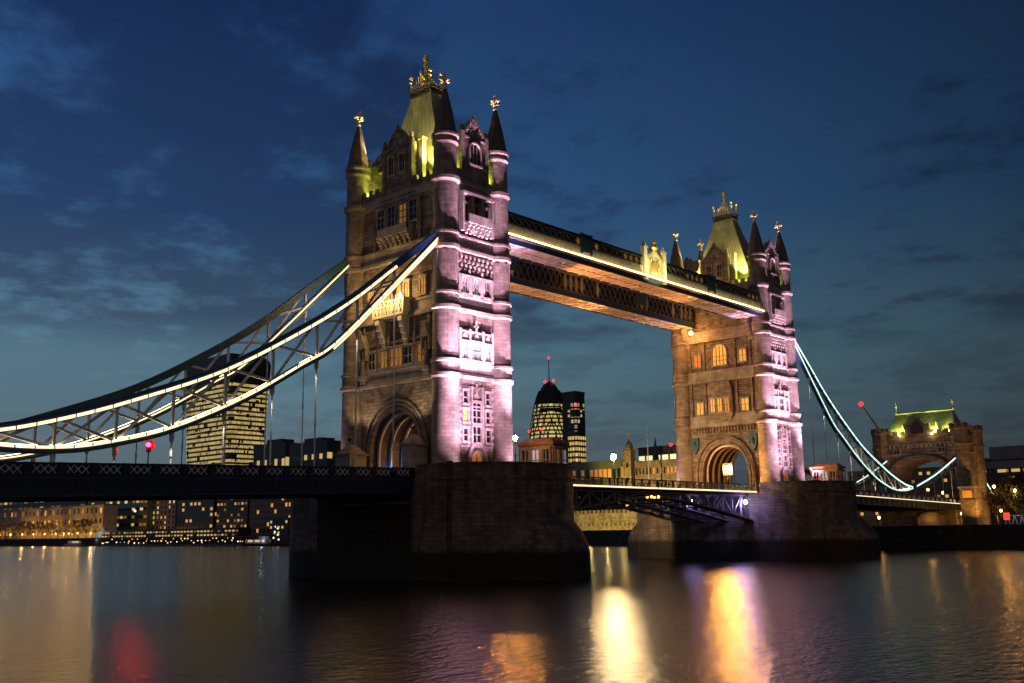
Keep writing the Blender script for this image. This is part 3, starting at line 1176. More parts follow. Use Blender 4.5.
def build_span(label, y0, y1, strip):
    D = thing('approach_span', label, 'bridge span', (0, (y0+y1)/2, 0), 0, 'decks of the suspended side spans')
    D.location = (0, 0, 0)
    ys = path_y(y0, y1, 12)

    def slab(x0, x1, za, zb, name, mat, **kw):
        m = MB()
        m.loft([[(x0, y, road_z(y)+za), (x1, y, road_z(y)+za), (x1, y, road_z(y)+zb), (x0, y, road_z(y)+zb)] for y in ys])
        return m.build(name, mat, D, **kw)
    slab(-9.35, 9.35, -.5, -.05, 'roadway', ASPH)
    for sx in (-1, 1):
        xs = sorted((sx*6.2, sx*9.2))
        slab(xs[0], xs[1], -.05, .09, 'footway', CONC)
        xs = sorted((sx*9.25, sx*9.65))
        slab(xs[0], xs[1], -1.62, -.06, 'edge_girder', NAVY)
        f = MB()
        for zo, w_, h_ in ((-.10, .62, .16), (-1.62, .6, .14)):
            f.ribbon([(sx*9.5, y, road_z(y)+zo) for y in ys], w_, h_)
        for y in path_y(y0, y1, 30):
            f.box(sx*9.5-.24, sx*9.5+.24, y-.06, y+.06, road_z(y)-1.55, road_z(y)-.15)
        f.build('girder_flange', BLUE, D)
        # parapet: posts, rails and pale crossed panels
        p = MB()
        p.ribbon([(sx*9.45, y, road_z(y)+1.22) for y in ys], .34, .14)
        p.ribbon([(sx*9.45, y, road_z(y)+.12) for y in ys], .34, .16)
        nn = int(abs(y1-y0)/2.9)
        yy = path_y(y0, y1, nn)
        for k, y in enumerate(yy):
            p.box(sx*9.45-.2, sx*9.45+.2, y-.36, y+.36, road_z(y)+.0, road_z(y)+1.3)
        p.ribbon([(sx*9.38, y, road_z(y)+.66) for y in ys], .08, 1.0)
        p.build('parapet', NAVY, D)
        x_ = MB()
        for a, b_ in zip(yy[:-1], yy[1:]):
            lo, hi = min(a, b_)+.45, max(a, b_)-.45
            n = 3
            for k in range(n):
                c0, c1 = lo+(hi-lo)*k/n, lo+(hi-lo)*(k+1)/n
                z = road_z(a)
                xx = sx*9.47
                x_.bar((xx, c0, z+.30), (xx, c1, z+1.05), .07)
                x_.bar((xx, c0, z+1.05), (xx, c1, z+.30), .07)
                x_.sphere((xx, (c0+c1)/2, z+.68), .15, 6, 4)
        x_.build('lattice_panel', PALEX, D)
    # cross girders and stringers underneath
    u = MB()
    for y in path_y(y0, y1, 18):
        u.box(-9.2, 9.2, y-.18, y+.18, road_z(y)-1.5, road_z(y)-.5)
    for x in (-6, -2, 2, 6):
        u.ribbon([(x, y, road_z(y)-.95) for y in ys], .3, .8)
    u.build('cross_girder', IRON, D)
    if strip:
        m = MB()
        m.ribbon([(9.72, y, road_z(y)+.03) for y in ys], .1, .20)
        m.build('light_strip', LEDD, D)
    return D


build_span('dark blue suspended deck leading from the left edge to the near tower', -52.0, -135.0, False)
build_span('suspended deck with a lit edge between the far pier and the gatehouse', 52.0, 134.0, True)


# ------------------------------------------------------------------ suspension chains
TOPC = [(47.2, 30.1), (47.9, 29.8), (54.5, 24.7), (61, 19.5), (68.2, 14.7), (77.5, 9.4), (87.4, 5.4), (93.5, 3.35), (99, 1.95), (104.3, 1.35)]
BOTC = [(47.2, 29.9), (48.6, 28.4), (53.2, 23.8), (57.7, 19.3), (63.8, 13.5), (68.1, 10.8), (75.1, 6.6), (82.9, 3.0), (89, 1.25), (93.5, .5), (99, .45), (104.3, 1.15)]


def interp(c, s):
    for (a, za), (b, zb) in zip(c[:-1], c[1:]):
        if a <= s <= b:
            return za+(zb-za)*(s-a)/(b-a)
    return c[-1][1]


def smooth_curve(c, n=40):
    """Catmull-Rom through the points"""
    out = []
    for i in range(len(c)-1):
        p0, p1, p2, p3 = c[max(i-1, 0)], c[i], c[i+1], c[min(i+2, len(c)-1)]
        for k in range(5):
            t = k/5
            out.append(tuple(.5*((2*p1[j]) + (-p0[j]+p2[j])*t + (2*p0[j]-5*p1[j]+4*p2[j]-p3[j])*t*t + (-p0[j]+3*p1[j]-3*p2[j]+p3[j])*t**3) for j in (0, 1)))
    out.append(c[-1])
    return out


def build_chain(label, sy, sx, led, steel, strips):
    C_ = thing('suspension_chain', label, 'bridge chain', (0, 0, 0), 0, 'suspension chains of the bridge')
    X = sx*9.0
    tc_, bc_ = smooth_curve(TOPC), smooth_curve(BOTC)

    def pth(c, dz=0, dx=0):
        return [(X+dx, sy*s, z+dz) for s, z in c]
    MB().ribbon(pth(tc_), .62, .85).build('top_chord', steel, C_)
    MB().ribbon(pth(bc_, -.12), .62, .72).build('bottom_chord', steel, C_)
    br = MB()
    nodes = [54.6+5.65*k for k in range(9)]
    for i, s in enumerate(nodes):
        zt, zb = interp(tc_, s), interp(bc_, s)
        if zt-zb > .6:
            br.bar((X, sy*s, zb), (X, sy*s, zt), .22, .3)
        if i+1 < len(nodes):
            s2 = nodes[i+1]
            z2t, z2b = interp(tc_, s2), interp(bc_, s2)
            sm = (s+s2)/2
            for xo, pa, pb in ((.12, (s, zb), (s2, z2t)), (-.12, (s, zt), (s2, z2b))):
                br.bar((X+xo, sy*pa[0], pa[1]), (X+xo, sy*pb[0], pb[1]), .2, .26)
    for i in range(30):
        s = 55+1.7*i
        if s < 103:
            for zz_, h_ in ((interp(tc_, s)-.22, .3), (interp(bc_, s)+.08, .24)):
                br.bar((X+.2*sx, sy*s-.09, zz_), (X+.43*sx, sy*s-.09, zz_), h_, .12, (0, 1, 0))
    br.build('bracing', WHITE, C_)
    for i, s in enumerate(nodes):
        zb = interp(bc_, s)
        zr = road_z(sy*s)
        if zb-zr < 1.4:
            continue
        h = MB()
        h.tube([(X, sy*s, zb-.3), (X, sy*s, zr+.1)], .085, 8)
        h.lathe(X, sy*s, [(.12, zb-1.5), (.24, zb-1.2), (.26, zb-.5), (.2, zb-.3)], 8)
        h.lathe(X, sy*s, [(.13, zr+(zb-zr)*.42), (.13, zr+(zb-zr)*.42+.6)], 8)
        h.build('hanger', WHITE, C_)
        if sx > 0 and zb-zr > 2.5:
            lamp(C_, 'SPOT', (X+.55, sy*s-.3, zb-.9), 900, (1, .86, .66), (X, sy*s, zb-6), 40, .8, .1)
    # joint, end link down from the gatehouse
    j = MB()
    j.box(X-.5, X+.5, sy*104.5-1.1, sy*104.5+1.1, .45, 1.95)
    j.tube([(X-.7, sy*104.5, 1.25), (X+.7, sy*104.5, 1.25)], .5, 12)
    j.box(X-.25, X+.25, sy*104.5-.35, sy*104.5+.35, road_z(sy*104)-.0, .5)
    j.build('pin_joint', steel, C_)
    link = [(104.5, 1.25), (119, 4.75), (135.2, 9.9)]
    lo = [(104.5, 1.05), (119, 3.35), (135.2, 8.3)]
    MB().ribbon(pth(smooth_curve(link)), .6, .7).build('top_chord', steel, C_)
    MB().ribbon(pth(smooth_curve(lo), -.1), .6, .6).build('bottom_chord', steel, C_)
    br = MB()
    for k in range(6):
        s = 109+4.6*k
        a, b_ = interp(link, s), interp(lo, s)
        br.bar((X, sy*s, b_), (X, sy*s, a), .18)
        if k < 5:
            br.bar((X, sy*s, b_), (X, sy*(s+4.6), interp(link, s+4.6)), .18)
    br.build('bracing', WHITE, C_)
    for s in (112, 118, 124, 130):
        MB().tube([(X, sy*s, interp(lo, s)-.3), (X, sy*s, road_z(sy*s)+.1)], .085, 8).build('hanger', WHITE, C_)
    MB().ribbon([(X, sy*s, z+.27) for s, z in bc_ if s > 50], .22, .05).build('light_strip', LEDT, C_)  # unseen glowing strip added on the lower chord to brighten the bracing
    for which, dz, dx, wdt in strips:
        c = {'low': bc_, 'top': tc_, 'bot': bc_, 'link': smooth_curve(link)}[which]
        if which == 'top' and sy < 0:
            c = [p for p in c if p[0] > 54]
        if which == 'low':
            c = [p for p in bc_ if p[0] < 64]
        MB().ribbon(pth(c, dz, dx), .09, wdt).build('light_strip', led, C_)
    return C_


E_ST = [('top', -.20, .36, .29), ('bot', .08, .36, .24), ('low', -.36, .36, .16)]
build_chain('lit suspension chain on the near side, sweeping from the left edge up the near tower', -1, 1, LED, BLUE, E_ST)
build_chain('unlit teal suspension chain behind the lit one, left of the near tower', -1, -1, LED, TEAL, [('bot', .02, .36, .14)])
build_chain('lit blue suspension chain descending right of the far tower', 1, 1, LEDN, BLUE, [('top', -.1, .36, .30), ('bot', 0, .36, .2), ('link', 0, .36, .3)])
build_chain('suspension chain on the far side, seen through the other by the gatehouse', 1, -1, LEDN, TEAL, [('link', 0, .36, .2)])


# ------------------------------------------------------------------ bascule leaves
def build_leaf(label, y0, y1):
    s = 1 if y1 > y0 else -1     # from the middle of the channel towards the pier
    B = thing('bascule_leaf', label, 'drawbridge leaf', (0, 0, 0), 0, 'bascule leaves over the channel')
    ys = path_y(y0, y1, 14)
    L = abs(y1-y0)
    MB().loft([[(-7.6, y, -1.5), (7.6, y, -1.5), (7.6, y, -1.08), (-7.6, y, -1.08)] for y in ys]).build('roadway', ASPH, B)

    def dep(y):
        f = abs(y-y0)/L
        return -2.2 - 4.0*f**1.25
    for x in (-7.4, -2.6, 2.6, 7.4):
        g = MB()
        g.ribbon([(x, y, -1.7) for y in ys], .45, .35)
        g.ribbon([(x, y, dep(y)) for y in ys], 1.7, .2)
        n = 10
        yy = path_y(y0, y1, n)
        for k in range(n):
            ya, yb = yy[k], yy[k+1]
            g.bar((x, ya, -1.7), (x, ya, dep(ya)), .28)
            if k % 2:
                g.bar((x, ya, -1.75), (x, yb, dep(yb)), .24)
            else:
                g.bar((x, ya, dep(ya)), (x, yb, -1.75), .24)
        g.build('main_girder', GREYST, B)
    c = MB()
    for y in path_y(y0, y1, 10):
        c.bar((-7.4, y, -1.75), (7.4, y, -1.75), .25)
        if abs(y-y0) > 6:
            c.bar((-7.4, y, dep(y)), (7.4, y, dep(y)), .2)
    c.build('cross_bracing', GREYST, B)
    for sx in (-1, 1):
        p = MB()
        xx = sx*8.9
        p.loft([[(sx*8.9-.2 if sx > 0 else xx, y, -1.25), (sx*8.9 if sx > 0 else xx+.2, y, -1.25), (sx*8.9 if sx > 0 else xx+.2, y, -.98), (sx*8.9-.2 if sx > 0 else xx, y, -.98)] for y in ys])
        p.box(min(sx*7.6, sx*8.8), max(sx*7.6, sx*8.8), min(y0, y1), max(y0, y1), -1.3, -1.02)
        p.bar((xx, y0, .15), (xx, y1, .15), .16, .14)
        p.bar((xx, y0, -.4), (xx, y1, -.4), .05, .06)
        for y in path_y(y0, y1, 15):
            p.box(xx-.1, xx+.1, y-.1, y+.1, -1.0, .2)
        for y in path_y(y0, y1, 90):
            p.box(xx-.03, xx+.03, y-.03, y+.03, -1.0, .1)
        p.build('railing', GREYST, B)
    MB().box(8.93, 9.03, min(y0, y1), max(y0, y1), -1.2, -.99).build('light_strip', LEDD, B)
    # navigation lights under the tip
    for x in (8.3, 7.5):
        MB().sphere((x, y0+s*.8, -2.4), .2).build('navigation_light', glow('navigation_glow', (1, .42, .05), 9), B)
    return B


build_leaf('bascule leaf hinged on the near pier, its girders mostly hidden', -.15, -31.0)
build_leaf('bascule leaf hinged on the far pier with purple lit girders', .15, 31.0)


# ------------------------------------------------------------------ high walkways
WKGLASS = window_mat('walkway_glazing', (1.0, .55, .15), (.02, .018, .016), .42, .16, 1.49, 4.0, .55)


def build_walkway(label, x0, x1, face):
    """face: +1 when the decorated side looks east"""
    Wk = thing('high_walkway', label, 'walkway', (0, 0, 0), 0, 'walkways between the tower tops')
    Y0, Y1 = -35.6, 35.6
    xo = x1 if face > 0 else x0          # outer side
    MB().box(x0+.12, x1-.12, Y0, Y1, 31.72, 32.3).build('soffit', SOFFIT, Wk)
    s = MB()
    n = 26
    for k in range(n+1):
        y = Y0+(Y1-Y0)*k/n
        s.box(x0+.15, x1-.15, y-.08, y+.08, 31.56, 31.72)
        if k < n:
            y2 = Y0+(Y1-Y0)*(k+1)/n
            s.bar((x0+.3, y, 31.64), (x1-.3, y2, 31.64), .10, .14)
            s.bar((x1-.3, y, 31.62), (x0+.3, y2, 31.62), .10, .14)
    s.bar(((x0+x1)/2, Y0, 31.63), ((x0+x1)/2, Y1, 31.63), .14, .16)
    s.build('soffit_bracing', SOFFIT, Wk)
    for xs, out in ((x0, -1), (x1, 1)):
        e = MB()
        a, b_ = sorted((xs, xs-out*.14))
        e.box(a, b_, Y0, Y1, 31.5, 32.42)
        e.build('edge_beam', BLUE, Wk)
        # lattice sides: full height inside, above a gilded frieze on the decorated side
        zl = 34.3 if out == face else 32.5
        l = MB()
        m = 48
        xx = xs-out*.1
        for k in range(m):
            y, y2 = Y0+(Y1-Y0)*k/m, Y0+(Y1-Y0)*(k+1)/m
            l.bar((xx, y, zl), (xx, y2, 35.5), .08, .13, (1, 0, 0))
            l.bar((xx, y2, zl), (xx, y, 35.5), .08, .13, (1, 0, 0))
        for z in (zl, 35.55):
            l.bar((xx, Y0, z), (xx, Y1, z), .16, .18)
        l.build('lattice', GREYST, Wk)
        gl = MB()
        xx = xs-out*.3
        gl.box(min(xx, xx-out*.05), max(xx, xx-out*.05), Y0, Y1, 32.3, 35.5)
        gl.build('glazing', WKGLASS, Wk)
        if out == face:
            pn = MB()
            a, b_ = sorted((xs-out*.05, xs-out*.16))
            pn.box(a, b_, Y0, Y1, 32.42, 34.22)
            for k in range(60):
                y = Y0+(Y1-Y0)*(k+.5)/60
                a2, b2 = sorted((xs-out*.05, xs+out*.04))
                pn.box(a2, b2, y-.42, y+.42, 32.9, 34.0)
            pn.build('frieze', CREAM, Wk)
            a, b_ = sorted((xs, xs+out*.62))
            MB().box(a, b_, Y0, Y1, 32.22, 32.4).build('gutter_ledge', GREYST, Wk)
            a, b_ = sorted((xs+out*.50, xs+out*.58))
            MB().box(a, b_, Y0, Y1, 32.41, 32.66).build('light_strip', LEDG, Wk)
    rf = MB()
    rf.prism_y([(x0-.15, 35.6), (x1+.15, 35.6), (x1+.1, 35.95), ((x0+x1)/2+.8, 36.2), ((x0+x1)/2-.8, 36.2), (x0-.1, 35.95)], Y0, Y1)
    rf.build('roof', IRON, Wk)
    for y in (-17.6, 17.6):
        for out, xs in ((-1, x0), (1, x1)):
            p = MB()
            a, b_ = sorted((xs-out*.2, xs+out*.22))
            p.box(a, b_, y-1.3, y-.95, 33.2, 36.3)
            p.box(a, b_, y+.95, y+1.3, 33.2, 36.3)
            a, b_ = sorted((xs-out*.15, xs+out*.1))
            p.box(a, b_, y-.95, y+.95, 33.5, 36.0)
            a, b_ = sorted((xs-out*.25, xs+out*.3))
            p.box(a, b_, y-1.4, y+1.4, 36.0, 36.2)
            p.build('pilaster_panel', TEAL, Wk)
    if face > 0:
        c = MB()
        X0, X1 = xo+.02, xo+.4
        for y in (-2.7, 2.7):
            c.box(X0-.3, X1+.1, y-.42, y+.42, 32.0, 37.2)
            c.box(X0-.4, X1+.2, y-.55, y+.55, 37.2, 37.5)
            c.lathe(xo+.15, y, [(.3, 37.5), (.42, 37.8), (.2, 38.0), (.3, 38.2), (.05, 38.5)], 8)
        pts = [(-2.3, 32.3), (2.3, 32.3), (2.3, 35.9), (1.5, 36.3), (.7, 36.9), (0, 37.3), (-.7, 36.9), (-1.5, 36.3), (-2.3, 35.9)]
        c.prism_x(pts, X0, X0+.14)
        cc = c.build('crest', CREAM, Wk, label='pale crest frame with a coat of arms in the middle of the walkway')
        d = MB()
        tp = pts[2:]
        for a, b_ in zip(tp[:-1], tp[1:]):
            d.bar((X0+.25, a[0], a[1]), (X0+.25, b_[0], b_[1]), .35, .3, (1, 0, 0))
        d.lathe(xo+.2, 0, [(.5, 37.2), (.75, 37.6), (.65, 38.0), (.3, 38.2), (.45, 38.5), (.4, 38.8), (.12, 38.9), (.22, 39.2), (.03, 39.5)], 10)
        # shield between supporters
        d.prism_x([(-.6, 35.2), (.6, 35.2), (.6, 34.2), (0, 33.4), (-.6, 34.2)][::-1], X0+.14, X0+.45)
        for s_ in (-1, 1):
            d.tube([(X0+.35, s_*1.5, 32.5), (X0+.35, s_*1.25, 33.6), (X0+.4, s_*.95, 34.6), (X0+.35, s_*1.05, 35.3)], [.16, .3, .22, .14], 8)
            d.sphere((X0+.4, s_*1.0, 35.5), .25, 8, 6)
            d.bar((X0+.4, s_*1.0, 34.4), (X0+.5, s_*.6, 34.5), .16)
        d.build('coat_of_arms', GOLD, cc)
    else:
        for y in (0,):
            p = MB()
            p.box(x0-.2, x0+.2, -2.8, 2.8, 32.2, 37.0)
            p.build('pilaster_panel', TEAL, Wk)
    return Wk


wk_e = build_walkway('gold edged high walkway with a crest, on the near side', 5.0, 9.8, 1)
wk_w = build_walkway('dark lattice high walkway seen below and behind the gold edged one', -9.8, -5.0, -1)


# ------------------------------------------------------------------ gatehouse at the north end
def build_gatehouse():
    G = thing('gatehouse', 'stone gatehouse with broad arch and green lit roof at the far bridge end', 'gatehouse', (0, 140.6, 0))
    y0, y1 = -6.2, 6.2
    HX = 10.7
    w = MB()
    ap = arch_pts(7.6, 4.0, 9.6, 18, -2.9)
    poly = [(-HX, -10), (-7.6, -10)] + ap[::-1] + [(7.6, -10), (HX, -10), (HX, 15.6), (-HX, 15.6)]
    w.prism_y(poly, y0, y1)
    w.box(-7.6, 7.6, y0+.3, y1-.3, -10, -3.7)
    w.build('wall', ABUT, G)
    b = MB()
    for z in (10.9, 13.4):
        b.box(-HX-.2, HX+.2, y0-.2, y1+.2, z, z+.3)
    k = -9.0
    while k < 9:
        b.box(k, k+.5, y0-.35, y0, 12.6, 13.4)
        k += 1.2
    b.build('string_course', TRIM, G)
    m = MB()
    for hw, cr_, t_, pr in ((7.6, 9.6, .6, .4), (8.3, 10.3, .35, .55)):
        A, B = arch_pts(hw, 4.0, cr_, 18, -2.9), arch_pts(hw+t_, 4.0, cr_+t_, 18, -2.9)
        for i in range(len(A)-1):
            m._prism([(A[i][0], y0+.02, A[i][1]), (B[i][0], y0+.02, B[i][1]), (B[i+1][0], y0+.02, B[i+1][1]), (A[i+1][0], y0+.02, A[i+1][1])], (0, -pr, 0))
    m.build('arch_moulding', ABUT, G)
    for ya, yb in ((y0-.1, y0+.4), (y1-.4, y1+.1)):
        p = MB()
        p.box(-HX, HX, ya, yb, 15.6, 16.3)
        k = -8.4
        while k < 8.2:
            if abs(k+.5) > 3.0:
                p.box(k, k+1.0, ya+.02, yb-.02, 16.3, 17.2)
            k += 1.9
        p.build('parapet', ABUT, G)
    for sx in (-1, 1):
        for sy in (-1, 1):
            t = MB()
            cx, cy = sx*10.3, sy*5.4
            t.lathe(cx, cy, [(2.1, -9.9), (2.1, 12.4), (2.35, 12.7), (2.35, 13.2), (2.15, 13.4), (2.15, 16.6), (2.4, 16.9), (2.4, 17.4)], 8, .5)
            for k_ in range(8):
                a = 2*PI*(k_+.0)/8
                t.box(cx+1.95*math.cos(a)-.42, cx+1.95*math.cos(a)+.42, cy+1.95*math.sin(a)-.42, cy+1.95*math.sin(a)+.42, 17.4, 18.3)
            t.build('turret', ABUT, G)
    r_ = MB()
    r_.loft([[(-9.6, -4.8, 15.7), (9.6, -4.8, 15.7), (9.6, 4.8, 15.7), (-9.6, 4.8, 15.7)],
             [(-8.6, -3.5, 18.2), (8.6, -3.5, 18.2), (8.6, 3.5, 18.2), (-8.6, 3.5, 18.2)],
             [(-7.5, -.35, 22.3), (7.5, -.35, 22.3), (7.5, .35, 22.3), (-7.5, .35, 22.3)]])
    ro = r_.build('roof', LEAD, G)
    c = MB()
    c.box(-7.6, 7.6, -.42, .42, 22.3, 22.55)
    for k in range(31):
        c.box(-7.5+.5*k-.08, -7.5+.5*k+.08, -.06, .06, 22.55, 22.95)
    c.build('ridge_crest', CREAM, ro)
    for x in (-7.5, 7.5):
        f = MB()
        f.lathe(x, 0, [(.5, 22.2), (.3, 23.0), (.12, 23.3), (.12, 24.2), (.38, 24.4), (.3, 24.8), (.08, 25.0), (.25, 25.3), (.03, 25.9)], 8)
        f.build('finial', CREAM, ro)
    g = MB()
    out = [(-2.7, 15.6), (2.7, 15.6), (2.7, 17.8), (0, 20.7), (-2.7, 17.8)]
    g.prism_y(out, y0-.15, y0+.75)
    for s in (-1, 1):
        g.box(s*2.75-.35, s*2.75+.35, y0-.3, y0+.8, 15.6, 18.8)
    go = g.build('gable', ABUT, G)
    n = MB()
    n.prism_y([(-1.7, 16.3), (1.7, 16.3), (1.7, 17.9), (.9, 19.1), (0, 19.6), (-.9, 19.1), (-1.7, 17.9)], y0-.22, y0-.152)
    n.build('window', GLASSD, go)
    for x in (-4.4, 4.4):
        d = MB()
        d.prism_y([(x-.7, 16.6), (x+.7, 16.6), (x, 19.4)], -4.6, -1.5)
        d.build('dormer', LEAD, ro)
    for x in (-5.8, 5.8):
        o = put('window', WIN['double'][0], G, (x, y0, 11.2), 0)
        _pane_cache.setdefault(('double', GLASSD.name), WIN['double'][1].mesh('pane', GLASSD))
        put('pane', _pane_cache[('double', GLASSD.name)], o)
    # lamps on the parapet that wash the roof
    for x in (-5.2, 0.2, 4.0, 8.0, -8.5):
        lamp(G, 'SPOT', (x, -5.5, 16.5), 4200, (.80, 1.0, .16), (x, -1.6, 20.6), 130, 1.0, .3)
    for x in (-4.6, 3.8):
        MB().sphere((x, y0-.35, 16.0), .22).build('lamp_globe', glow('gatehouse_globe', (1, .85, .35), 18), G)
        lamp(G, 'POINT', (x, y0-1.2, 16.2), 90, (1, .62, .25))
    lamp(G, 'SPOT', (20.0, y0-9, -6.8), 9000, (1, .46, .10), (10.5, y0, 6), 80)
    lamp(G, 'SPOT', (2, y0-7, -1.0), 2600, (1, .5, .3), (0, y0, 12), 110)
    return G


build_gatehouse()
# river tower of the gatehouse, standing on the quay below it
t = thing('stair_tower', 'orange lit stone stair tower at the foot of the gatehouse', 'tower', (12.6, 131.2, GZ))
m = MB()
m.box(-1.8, 1.8, -1.6, 3.4, 0, 9.6)
m.box(-2.0, 2.0, -1.8, 3.5, 6.4, 6.8)
m.build('wall', ABUT, t)
m = MB()
m.box(-2.1, 2.1, -1.9, 3.5, 9.6, 10.0)
m.build('coping', TRIM, t)
o = MB().box(-1.1, 1.1, -1.66, -1.61, 7.2, 9.0).build('window', GLASSA, t)
# link chain on the land side of the gatehouse
t = thing('land_tie', 'pale lit tie chain sloping down behind the gatehouse', 'bridge chain')
MB().ribbon([(9.0, 146.9, 8.9), (9.0, 154, 4.6), (9.0, 161, .2)], .6, .7).build('chord', BLUE, t)
MB().ribbon([(9.38, 146.9, 8.9), (9.38, 154, 4.6), (9.38, 161, .2)], .09, .34).build('light_strip', LEDN, t)
t = thing('approach_road', 'raised road on arches behind the gatehouse', 'viaduct')
MB().box(-9.4, 9.4, 147, 260, GZ, -3.4).build('wall', DARKSTONE, t)
MB().box(-9.6, 9.6, 147, 260, -3.4, -2.2).build('parapet', DARKSTONE, t)


# ------------------------------------------------------------------ cabins, lamps and floodlights on the piers
def build_cabin(label, x, y, rz, lit_col, pwr):
    c = thing('control_cabin', label, 'cabin', (x, y, -1.19), rz, 'control cabins on the piers')
    w = MB()
    w.box(-2.35, 2.35, -1.55, 1.55, 0, 4.1)
    for xx in (-2.35, -1.0, 1.0, 2.35):
        w.box(xx-.16, xx+.16, -1.67, -1.55, .2, 4.0)
    w.box(-2.45, 2.45, -1.65, 1.65, 0, .35)
    w.build('wall', WOOD, c)
    r_ = MB()
    r_.box(-2.7, 2.7, -1.9, 1.9, 4.1, 4.45)
    r_.loft([[(-2.5, -1.7, 4.45), (2.5, -1.7, 4.45), (2.5, 1.7, 4.45), (-2.5, 1.7, 4.45)], [(-1.8, -1.0, 5.0), (1.8, -1.0, 5.0), (1.8, 1.0, 5.0), (-1.8, 1.0, 5.0)]])
    r_.build('roof', WOOD, c)
    f, p = WIN['narrow']
    for (px_, py_, rr, gl) in ((-1.5, -1.55, 0, GLASSD), (0, -1.55, 0, GLASSP), (1.5, -1.55, 0, GLASSD), (2.35, -.8, PI/2, GLASSA), (2.35, .8, PI/2, GLASSP)):
        o = put('window', f, c, (px_, py_, 1.0), rr)
        k = ('narrow', gl.name)
        if k not in _pane_cache:
            _pane_cache[k] = p.mesh('pane', gl)
        put('pane', _pane_cache[k], o)
    if pwr:
        lamp(c, 'POINT', (1.0, -4.6, 4.2), pwr, lit_col)
    return c


build_cabin('small brown control cabin on the end of the near pier', 18.4, -38.5, R(8), (1, .5, .16), 170)
build_cabin('dark low control cabin on the end of the far pier', 17.8, 41.4, R(4), (1, .6, .3), 12)


def street_lamp(label, x, y, z0, h, globe_r, col, strength, light, arm=True, group='lamps along the bridge'):
    s = thing('street_lamp', label, 'street lamp', (x, y, z0), 0, group)
    p = MB()
    p.lathe(0, 0, [(.22, 0), (.22, .5), (.12, .7), (.08, h*.6), (.14, h*.61), (.07, h*.63), (.06, h-.5), (.16, h-.4), (.1, h-.3)], 8)
    if arm:
        p.bar((-.55, 0, h*.62), (.55, 0, h*.62), .06)
        for xx in (-.55, .55):
            p.sphere((xx, 0, h*.62+.1), .12, 6, 4)
    p.build('post', IRON, s)
    g = MB().sphere((0, 0, h+.1), globe_r, 12, 8, 1.15)
    g.build('lamp_globe', glow('globe_glow', col, strength), s)
    c = MB().lathe(0, 0, [(globe_r*.7, h+.1+globe_r*1.05), (globe_r*.4, h+.25+globe_r*1.2), (.03, h+.5+globe_r*1.2)], 8)
    c.build('cap', IRON, s)
    if light:
        lamp(s, 'POINT', (0, 0, h-.9-globe_r), light, col)
    return s


street_lamp('amber street lamp on the near pier beside the pink tower corner', 6.9, -30.9, -1.05, 6.1, .30, (1, .36, .06), 1100, 300)
street_lamp('dazzling white street lamp on the bridge rail between the towers', -8.9, 12.6, -1.0, 6.3, .48, (1, .66, .30), 1900, 150, False)
street_lamp('dazzling orange street lamp before the arch of the far tower', 3.6, 30.3, -1.05, 4.2, .46, (1, .42, .10), 1500, 0, False)
o_ = bpy.data.objects['street_lamp.002']
MB().box(-.75, .75, .58, .64, 3.2, 5.4).box(-.8, -.75, -.1, .64, 3.2, 5.4).bar((0, .6, 3.3), (0, 0, 3.2), .08).build('back_shield', IRON, o_)  # plate added to keep this lamp's light off the far tower

# tall flood lamp bracketed under the walkway on the far tower
s = thing('flood_lamp', 'orange flood lamp bracketed high on the far tower under the dark walkway', 'flood lamp', (-4.6, 33.4, 30.2))
MB().bar((0, 0, .35), (0, 3.2, .9), .10).sphere((0, 0, .35), .14, 6, 4).build('bracket', IRON, s)
MB().sphere((0, 0, 0), .36, 12, 8).build('lamp_globe', glow('flood_globe', (1, .50, .14), 130), s)
lamp(s, 'POINT', (0, -1.8, -.4), 1000, (1, .33, .04))


def floodlight(label, x, y, z, target, energy, col, angle, group, size=.3):
    f = thing('floodlight', label, 'floodlight', (x, y, z), 0, group)
    d = (Vector(target)-Vector((x, y, z))).normalized()
    b = MB()
    b.bar((0, 0, -.35), (0, 0, -.05), .12)
    b.bar(tuple(-d*.25), tuple(d*.12), .5, .4)
    b.build('housing', IRON, f)
    lamp(f, 'SPOT', tuple(d*.3), energy, col, tuple(d*.3+d), angle, .8, size)
    return f


